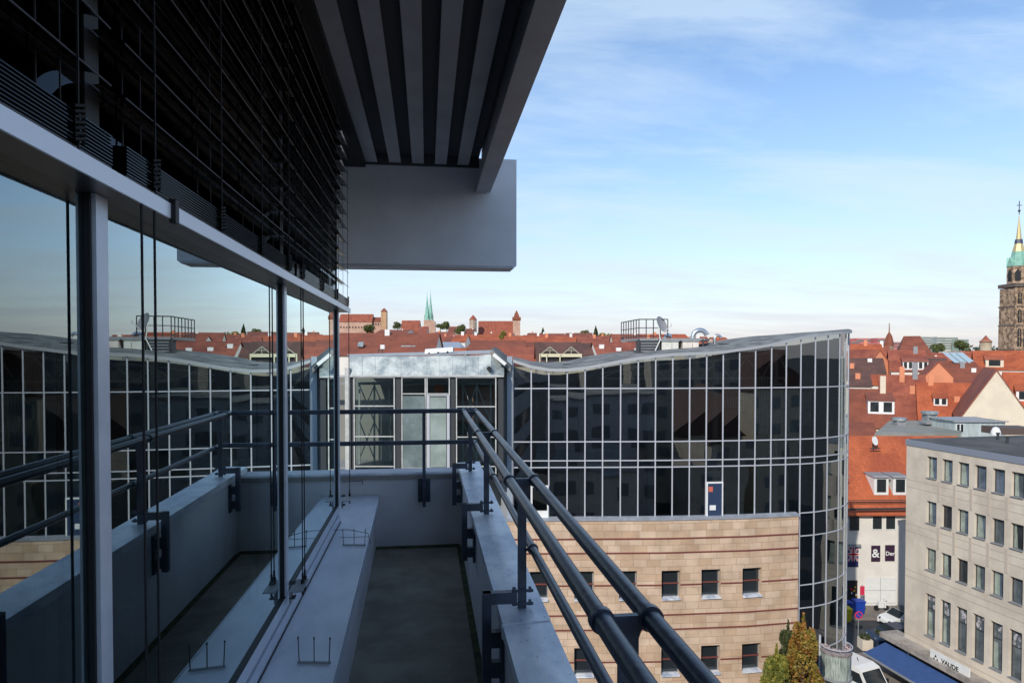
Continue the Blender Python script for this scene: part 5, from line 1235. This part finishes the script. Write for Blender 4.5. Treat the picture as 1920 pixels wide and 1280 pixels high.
for i in range(46):
    d = random.uniform(210, 560); px = random.uniform(1600, 1930)
    hgt = random.uniform(4.5, 6.5); yr = (658 if px < 1700 else 655)+(560-d)*.03+random.uniform(-1, 3); ye = yr+hgt*FP/d; w_ = random.uniform(11, 20)*FP/d
    house('little tiled roof in the crowded old town right of the glass tower', px-w_/2, px+w_/2, yr, ye, d, 11, random.uniform(-.5, .5), random.choice([T_or, T_red, T_red, T_brn]), random.choice([M_wrend, M_cream, M_wrend]), kind=random.choice(['front', 'front', 'gable']), group='old town houses in the right distance', chim=[(random.uniform(-.3, .3), .85, 1, random.choice([M_white, M_orr]))])
for i in range(30):
    d = random.uniform(240, 600); px = random.uniform(600, 1330); hgt = random.uniform(4.5, 6.5); yr = 628+(600-d)*.03+random.uniform(-2, 3); ye = yr+hgt*FP/d; w_ = random.uniform(12, 20)*FP/d
    house('little tiled roof in the crowded old town seen over the zinc block', px-w_/2, px+w_/2, yr, ye, d, 11, random.uniform(-.4, .4), random.choice([T_or, T_red, T_brn]), random.choice([M_wrend, M_cream]), group='old town houses in the left distance', chim=[(random.uniform(-.3, .3), .85, 1, random.choice([M_white, M_orr]))])

# ================================================================== TREES
def leaves(m, c, rx, rz, n, s, shape='ellip', seed=0):
    rnd = random.Random(seed)
    for k in range(n):
        while True:
            x, y, z = rnd.uniform(-1, 1), rnd.uniform(-1, 1), rnd.uniform(-1, 1)
            r = sqrt(x*x+y*y+z*z)
            if .45 < r < 1 and rnd.random() < r: break
        hfac = 1
        if shape == 'cone': hfac = max(.05, (1-(z+1)/2)**.75)*1.1
        p = Vector(c)+Vector((x*rx*hfac, y*rx*hfac, z*rz)); 
        v1 = Vector((rnd.gauss(0, 1), rnd.gauss(0, 1), rnd.gauss(0, 1))).normalized()*s*rnd.uniform(.6, 1.3); v2 = v1.cross(Vector((rnd.gauss(0, 1), rnd.gauss(0, 1), rnd.gauss(0, 1)))).normalized()*s*rnd.uniform(.4, .8)
        m.face([p-v1, p-v2, p+v1, p+v2], [(0, 0)]*4)
def leafmat(name, cols, sc=.9):
    m = bpy.data.materials.new(name); m.use_nodes = True; t = m.node_tree; b = t.nodes['Principled BSDF']; b.inputs['Roughness'].default_value = .7
    c = t.nodes.new('ShaderNodeTexCoord'); n = t.nodes.new('ShaderNodeTexNoise'); n.inputs['Scale'].default_value = sc; n.inputs['Detail'].default_value = 5; n.inputs['Roughness'].default_value = .8
    t.links.new(c.outputs['Object'], n.inputs['Vector']); r = t.nodes.new('ShaderNodeValToRGB'); t.links.new(n.outputs['Fac'], r.inputs[0]); e = r.color_ramp.elements
    e[0].position = .34; e[0].color = (*cols[0], 1); e[1].position = .66; e[1].color = (*cols[-1], 1)
    for k, cc in enumerate(cols[1:-1]): x = e.new(.34+.32*(k+1)/(len(cols)-1)); x.color = (*cc, 1)
    t.links.new(r.outputs[0], b.inputs['Base Color']); b.inputs['Subsurface Weight'].default_value = 0
    return m
M_bark = mat('bark', (.09, .06, .04), .9, var=.3, vs=5, bump=.5, bs=20)
def columnar(px, ytop, d, rad, label, lm, seed, hgt=None):
    top = pt(px, ytop, d); h_ = top.z-GZ; c = Vector((top.x, top.y, GZ)); t = thing('tree', c, label, 'tree')
    m = MB(); m.tube([c, c+UP*h_*.3+R*.05, c+UP*h_*.6, c+UP*h_*.9], [.22, .16, .09, .03], 8)
    rnd = random.Random(seed)
    for k in range(34):
        z = h_*(.2+.7*k/34); a = k*2.4; L_ = rad*.8*(1-k/40); b0 = c+UP*z; b1 = b0+Vector((cos(a), sin(a), 0))*L_*.5+UP*L_*.9; b2 = b0+Vector((cos(a), sin(a), 0))*L_*.8+UP*L_*1.8
        m.tube([b0, b1, b2], [.05, .03, .012], 5)
    m.build('trunk', M_bark, t, True)
    m = MB()
    leaves(m, c+UP*h_*.58, rad*.8, h_*.42, 4200, .085, 'cone', seed)
    for k in range(85):
        z = rnd.uniform(.2, .93); rr = rad*max(.05, (1-(z-.16)/.84)**.75)*.98; a = rnd.uniform(0, 2*pi); s_ = rnd.uniform(.16, .38)*(1.2-z*.6)
        leaves(m, c+UP*h_*z+Vector((cos(a), sin(a), 0))*rr*.85, s_, s_*1.9, 260, .075, 'ellip', seed+k+1)
    m.build('crown', lm, t)
LM1 = leafmat('autumn_orange', [(.04, .05, .012), (.16, .13, .016), (.30, .11, .016), (.13, .13, .018), (.34, .20, .03), (.12, .13, .018)], .8)
LM2 = leafmat('autumn_green', [(.03, .05, .012), (.11, .12, .016), (.22, .19, .02), (.08, .11, .016), (.28, .22, .03)], 1.1)
LM3 = leafmat('dark_green', [(.012, .025, .010), (.03, .045, .012), (.05, .06, .015), (.02, .035, .010)], 1.0)
columnar(1507, 1143, 30.8, 1.95, 'tall columnar tree with orange autumn leaves in front of the glass drum', LM1, 3)
columnar(1456, 1205, 30.0, 1.85, 'shorter columnar tree with yellow green leaves left of the orange one', LM2, 5)
columnar(1478, 1160, 32.2, 1.3, 'slim dark green columnar tree between the orange and the yellow green ones', LM3, 9)
def round_tree(px, py, d, r, lm, label, seed, conif=False, cat='tree', group=None):
    c = pt(px, py, d); t = thing('conifer' if conif else 'tree', Vector((c.x, c.y, c.z-r*2)), label, cat, group)
    MB().tube([c-UP*r*2.4, c], [r*.12, r*.05], 6).build('trunk', M_bark, t)
    m = MB()
    if conif: leaves(m, c, r*.6, r*1.3, 900, r*.13, 'cone', seed)
    else:
        rnd = random.Random(seed)
        for k in range(9): leaves(m, c+Vector((rnd.uniform(-1, 1)*r*.6, rnd.uniform(-1, 1)*r*.6, rnd.uniform(-.4, .5)*r)), r*.5, r*.42, 170, r*.1, 'ellip', seed*7+k)
    m.build('crown', lm, t)
LMf = leafmat('far_green', [(.04, .06, .02), (.09, .11, .025), (.16, .15, .03)], .3); LMy = leafmat('far_yellow', [(.10, .10, .02), (.20, .17, .03), (.26, .20, .03)], .3)
for k, (px, py, d, r, lm, lb, cf) in enumerate([(693, 619, 300, 2.9, LMf, 'bushy yellow green tree below the pink castle walls', 0), (862, 618, 500, 5.0, LMf, 'dark green tree left of the squat castle tower', 0), (826, 612, 520, 3.4, LMf, 'brownish tree just right of the green spires', 0),
        (838, 610, 640, 5, LMf, 'round tree on the skyline between church and castle', 0), (945, 628, 185, 1.5, LMy, 'yellow green tree below the huge red castle roof', 0), (1137, 634, 260, 3.2, LMy, 'yellow tree in front of the conifer on the skyline', 0), (1117, 624, 330, 2.6, LM3, 'dark pointed conifer on the skyline', 1),
        (1018, 623, 500, 2.8, LM3, 'small distant conifer left of the other one', 1), (1096, 627, 420, 3.2, LMf, 'low green treetop beside the conifer', 0), (745, 610, 600, 4.2, LMf, 'thin tree between castle tower and dormered house', 0), (1800, 650, 600, 7, LMf, 'dull green treetop in front of the far slabs', 0), (1758, 655, 500, 5, LMf, 'brown green treetop beneath the long slab', 0)]):
    round_tree(px, py, d, r, lm, lb, 40+k, bool(cf))
# distant wooded ridge
m = MB()
rnd = random.Random(3)
for k in range(60):
    px = 560+k*24; d = 1500; c = pt(px, 650+rnd.uniform(-1, 5), d); leaves(m, c-UP*8, 26, 9+rnd.uniform(0, 6), 60, 5, 'ellip', k)
tag(m.build('woodland', leafmat('ridge_green', [(.05, .07, .05), (.09, .11, .08)], .02)), 'hazy green woodland along the horizon', 'woodland', kind='stuff')

# ================================================================== STREET
m = MB(); a = [onZ(1560, 1137, GZ), onZ(1720, 1137, GZ), onZ(1720, 1162, GZ), onZ(1560, 1162, GZ)]
for p in a: p.z = GZ+.13
b = [p-UP*.13 for p in a]; m.face(a)
for k in range(4): m.face([b[k], b[(k+1) % 4], a[(k+1) % 4], a[k]])
tag(m.build('pavement', M_pave), kind='structure')
m = MB(); q = A0+cn*.2; m.obox(Vector((q.x, q.y, GZ))-cdir*3, cdir*20, cn*2.4, UP*.13); tag(m.build('pavement', M_pave), kind='structure')
def car(label, p, yaw, ln_, body, roofc, name='parked_car', van=False):
    """car along +x before yaw; side profile lofted over width"""
    t = thing(name, p, label, 'van' if van else 'car')
    e = R*cos(yaw)+F*sin(yaw); n = Vector((-e.y, e.x, 0)); W2 = (.98 if van else .81)
    if van: prof = [(-.5, .35, .35), (-.5, 1.0, 1.1), (-.498, 1.9, 2.3), (-.47, 2.48, 2.52), (.22, 2.5, 2.5), (.30, 2.36, 2.4), (.40, 1.42, 1.42), (.485, 1.18, 1.18), (.5, .9, .9), (.5, .35, .35)]
    else: prof = [(-.5, .35, 0), (-.5, .75, 0), (-.47, 1.0, 0), (-.38, 1.38, 0), (-.15, 1.49, 0), (.08, 1.46, 0), (.26, 1.03, 0), (.42, .90, 0), (.49, .70, 0), (.5, .35, 0)]
    P = lambda x, w_, z: p+e*(x*ln_)+n*w_+UP*z
    belt = 1.25 if van else .95
    def wd(z): return W2 if z < belt else W2*(1-.10*(z-belt)/(1.2 if van else .5))
    m = MB()
    for (x0, z0, _), (x1, z1, _) in zip(prof, prof[1:]): m.face([P(x0, -wd(z0), z0), P(x0, wd(z0), z0), P(x1, wd(z1), z1), P(x1, -wd(z1), z1)])
    for s_ in (-1, 1): m.face([P(x, s_*wd(z), z) for x, z, _ in prof]+[P(.4, s_*W2, .22), P(-.4, s_*W2, .22)])
    m.face([P(-.5, -W2, .35), P(.5, -W2, .35), P(.5, W2, .35), P(-.5, W2, .35)]); m.build('body', body, t)
    g_ = M_win; o_ = .015
    def quad(name, pts, mt, par=None): mm = MB(); mm.face(pts); mm.build(name, mt, par or t)
    if van:
        quad('windscreen', [P(.312, -.80, 2.27), P(.312, .80, 2.27), P(.398, .88, 1.46), P(.398, -.88, 1.46)][::1], g_)
        for pt_ in (1,):
            mm = MB(); mm.obox(P(.309, -.84, 2.22), n*1.68, (P(.399, 0, 1.44)-P(.309, 0, 2.22))*1.0, (e*.03+UP*.008)); mm.build('windscreen', g_, t)
        for s_ in (-1, 1):
            y = lambda z: s_*(wd(z)+.01)
            quad('side_window', [P(.18, y(1.5), 1.5), P(.36, y(1.5), 1.5), P(.29, y(2.15), 2.15), P(.18, y(2.15), 2.15)], g_)
            mm = MB(); mm.obox(P(.36, s_*1.0, 1.3), e*.12, n*s_*.22, UP*.35); mm.build('mirror', M_gasket, t)
            mm = MB(); mm.obox(P(.455, s_*.62-.16, 1.0), e*.20, n*.32, UP*.14); mm.build('headlight', M_silver, t)
        mm = MB(); mm.obox(P(.492, -.8, .35), e*.08, n*1.6, UP*.35); mm.build('bumper', M_gasket, t)
        mm = MB(); mm.bar(P(.15, 0, 2.5), P(.13, 0, 2.72), .03); mm.build('aerial', M_gasket, t)
    else:
        quad('windscreen', [P(.085, -.68, 1.455), P(.085, .68, 1.455), P(.255, .76, 1.05), P(.255, -.76, 1.05)], g_)
        mm = MB(); dv = P(.262, 0, 1.045)-P(.088, 0, 1.45); mm.obox(P(.088, -.68, 1.45), n*1.36, dv, e*.03+UP*.02); mm.build('windscreen', g_, t)
        mm = MB(); mm.face([P(-.37, -.7, 1.405), P(-.37, .7, 1.405), P(-.15, .7, 1.51), P(-.15, -.7, 1.51)]); mm.face([P(-.15, -.7, 1.51), P(-.15, .7, 1.51), P(.08, .7, 1.48), P(.08, -.7, 1.48)]); mm.build('roof_panel', roofc, t)
        for s_ in (-1, 1):
            y = lambda z: s_*(wd(z)+.012)
            quad('side_window', [P(-.30, y(1.0), 1.0), P(.19, y(1.0), 1.0), P(.07, y(1.38), 1.38), P(-.26, y(1.38), 1.38)], g_)
            mm = MB(); mm.obox(P(.17, s_*.80, .95), e*.16, n*s_*.16, UP*.13); mm.build('mirror', body, t)
            mm = MB(); cc_ = P(.475, s_*.55, .72); mm.tube([cc_-e*.05, cc_+e*.06], .11, 12); mm.build('headlight', M_silver, t)
        mm = MB(); mm.obox(P(.485, -.5, .36), e*.09, n*1.0, UP*.12); mm.build('grille', M_gasket, t)
    r_ = .36 if van else .30
    for x in (-.31, .32):
        for s_ in (-1, 1):
            c = P(x, s_*(W2-.1), r_); mm = MB(); mm.tube([c-n*s_*.1, c+n*s_*.125], r_, 18); wo = mm.build('wheel', M_gasket, t, True)
            mm = MB(); mm.tube([c+n*s_*.12, c+n*s_*.135], r_*.6, 14); mm.build('rim', M_silver, wo)
    return t
M_cw = mat('car_white', (.72, .72, .70), .25, 0, spec=.6); M_cb = mat('car_blue', (.02, .035, .07), .25, 0, spec=.6)
pc = onZ(1682, 1174, GZ+.02); car('small white car with dark roof parked beside the garage door', pc+R*.4, radians(192), 3.55, M_cw, M_win)
pv = onZ(1600, 1275, GZ+.02); car('white high roof van parked beside the drum of the glass building', onZ(1588, 1296, GZ)+Vector((0, 0, .02)), radians(-66), 5.9, M_cw, M_cw, 'van', True)
pb = onZ(1676, 1207, GZ); car('dark blue car standing beyond the awning corner', pb+UP*.02, radians(186), 4.2, M_cb, M_cb)
def bin_(px, py, label, mt):
    p = onZ(px, py, GZ+.13); t = thing('wheelie_bin', p, label, 'bin', 'bins at the pavement'); m = MB()
    q0 = [p+R*x*.34+F*y*.3+UP*.1 for x, y in ((-1, -1), (1, -1), (1, 1), (-1, 1))]; q1 = [p+R*x*.42+F*y*.38+UP*1.15 for x, y in ((-1, -1), (1, -1), (1, 1), (-1, 1))]
    for i in range(4): m.face([q0[i], q0[(i+1) % 4], q1[(i+1) % 4], q1[i]])
    m.face(q0[::-1]); m.build('body', mt, t); m = MB(); m.obox(p-R*.46-F*.42+UP*1.15, R*.92, F*.84, UP*.10); m.build('lid', mt, t)
    for s_ in (-1, 1): c = p+R*s_*.3+F*.25+UP*.1; MB().tube([c-R*.04, c+R*.04], .1, 10).build('wheel', M_gasket, t)
M_bb = mat('bin_blue', (.01, .05, .35), .5); M_by = mat('bin_yellow', (.55, .50, .02), .5)
bin_(1587, 1153, 'blue wheelie bin close to the glass drum', M_bb); bin_(1610, 1150, 'blue wheelie bin right of the other blue one', M_bb); bin_(1585, 1165, 'yellow bin in front of the blue bins', M_by)
def sign_post(px, py, hgt, label, mk):
    p = onZ(px, py, GZ); t = thing('street_sign', p, label, 'street sign'); MB().tube([p, p+UP*hgt], .035, 8).build('pole', M_mgrey, t); mk(p+UP*hgt, t)
def s1_(c, t):
    m = MB(); m.obox(c-R*.2-F*.04-UP*.9, R*.4, F*.02, UP*.8); m.build('plate', mat('sign_red', (.6, .03, .08), .5), t)
def s2_(c, t):
    cc = c-F*.05-UP*.3; m = MB(); m.face([cc+R*cos(x*pi/8)*.32+UP*sin(x*pi/8)*.32 for x in range(16)]); m.face([cc+F*.01+R*cos(x*pi/8)*.32+UP*sin(x*pi/8)*.32 for x in range(16)][::-1]); o = m.build('plate', mat('sign_red', (.6, .03, .08), .5), t)
    m = MB(); m.face([cc-F*.01+R*cos(x*pi/8)*.24+UP*sin(x*pi/8)*.24 for x in range(16)]); m.build('plate_centre', M_bb, o); m = MB(); m.bar(cc-F*.02-R*.2+UP*.2, cc-F*.02+R*.2-UP*.2, .06, .004, F); m.build('plate_bar', mat('sign_red', (.6, .03, .08), .5), o)
sign_post(1616, 1152, 2.7, 'narrow red sign on a pole beside the garage door', s1_); sign_post(1609, 1205, 2.6, 'round red and blue parking sign at the kerb', s2_)
sc = thing('scooter', onZ(1653, 1144, GZ+.13), 'little white scooter standing against the garage door', 'scooter'); p = onZ(1653, 1144, GZ+.13)
m = MB(); m.obox(p-R*.35-F*.15+UP*.3, R*.5, F*.3, UP*.4); m.obox(p+R*.2-F*.15+UP*.3, R*.12, F*.3, UP*.7); m.obox(p-R*.3-F*.12+UP*.72, R*.5, F*.24, UP*.1); m.build('body', M_white, sc)
for x in (-.5, .45): c = p+R*x*.9+UP*.25; MB().tube([c-F*.06, c+F*.06], .24, 12).build('wheel', M_gasket, sc)
m = MB(); m.bar(p+R*.3+UP*.95-F*.3, p+R*.3+UP*.95+F*.3, .05); m.build('handlebar', M_gasket, sc)
for px, py, lb in ((1622, 1215, 'larger stone planter box with greenery at the pavement edge'), (1648, 1208, 'smaller stone planter nearer the awning')):
    p = onZ(px, py, GZ+.02); t = thing('planter', p, lb, 'planter', 'planters along the street'); s_ = .42 if px < 1630 else .32
    m = MB(); m.obox(p-R*s_-F*s_, R*2*s_, F*2*s_, UP*.8); m.build('box', M_conc, t); m = MB(); leaves(m, p+UP*.95, s_, .25, 300, .07, 'ellip', int(px)); m.build('shrub', LM3, t)
# buildings behind the camera, seen only mirrored in the dark glass
M_flat = mat('pale_flat_roof', (.42, .41, .38), .9, vs=.3, col2=(.28, .28, .27))
for (x, y, w_, l_, h_, mt, rm, lb) in ((30, -48, 30, 20, 1.5, M_conc, M_flat, 'tall beige block behind the camera, seen only mirrored in the dark facade'),
        (12, -32, 16, 12, -4.5, M_render, M_flat, 'pale grey flat roofed block behind the camera, mirrored in the dark facade'),
        (34, -18, 12, 16, -8, M_conc, None, 'low dark roofed house behind the camera, mirrored in the dark facade'),
        (9, -12, 9, 14, -11, M_wrend, M_flat, 'low white block just behind the camera, mirrored in the dark facade'),
        (52, -30, 14, 30, -3, M_cream, None, 'cream house with dark tiled roof behind the camera at the far side'),
        (22, -75, 50, 14, 4, M_mgrey, M_flat, 'long grey slab farthest behind the camera, mirrored in the dark facade')):
    t = thing('building', (x, y, GZ), lb, 'building'); m = MB(); m.box(x-w_/2, x+w_/2, y-l_/2, y+l_/2, GZ, h_); m.build('wall', mt, t)
    if rm: m = MB(); m.box(x-w_/2-.2, x+w_/2+.2, y-l_/2-.2, y+l_/2+.2, h_+.001, h_+.3); m.build('roof', rm, t)
    else:
        m = MB(); q = [(x-w_/2-.4, y-l_/2-.4, h_), (x+w_/2+.4, y-l_/2-.4, h_), (x+w_/2+.4, y+l_/2+.4, h_), (x-w_/2-.4, y+l_/2+.4, h_)]; r0, r1 = (x, y-l_/2, h_+5), (x, y+l_/2, h_+5)
        m.face([q[1], q[2], r1, r0]); m.face([q[3], q[0], r0, r1]); m.face([q[2], q[3], r1]); m.face([q[0], q[1], r0]); m.build('roof', T_drk, t)
    for lv in range(7):
        z = h_-1.0-3.4*lv
        if z < GZ+3: break
        k = 0; xx = x-w_/2+.6
        while xx+1.6 < x+w_/2: m = MB(); m.box(xx, xx+1.5, y+l_/2+.001, y+l_/2+.04, z-1.5, z); m.build('window', M_mgrey, t); xx += 2.9
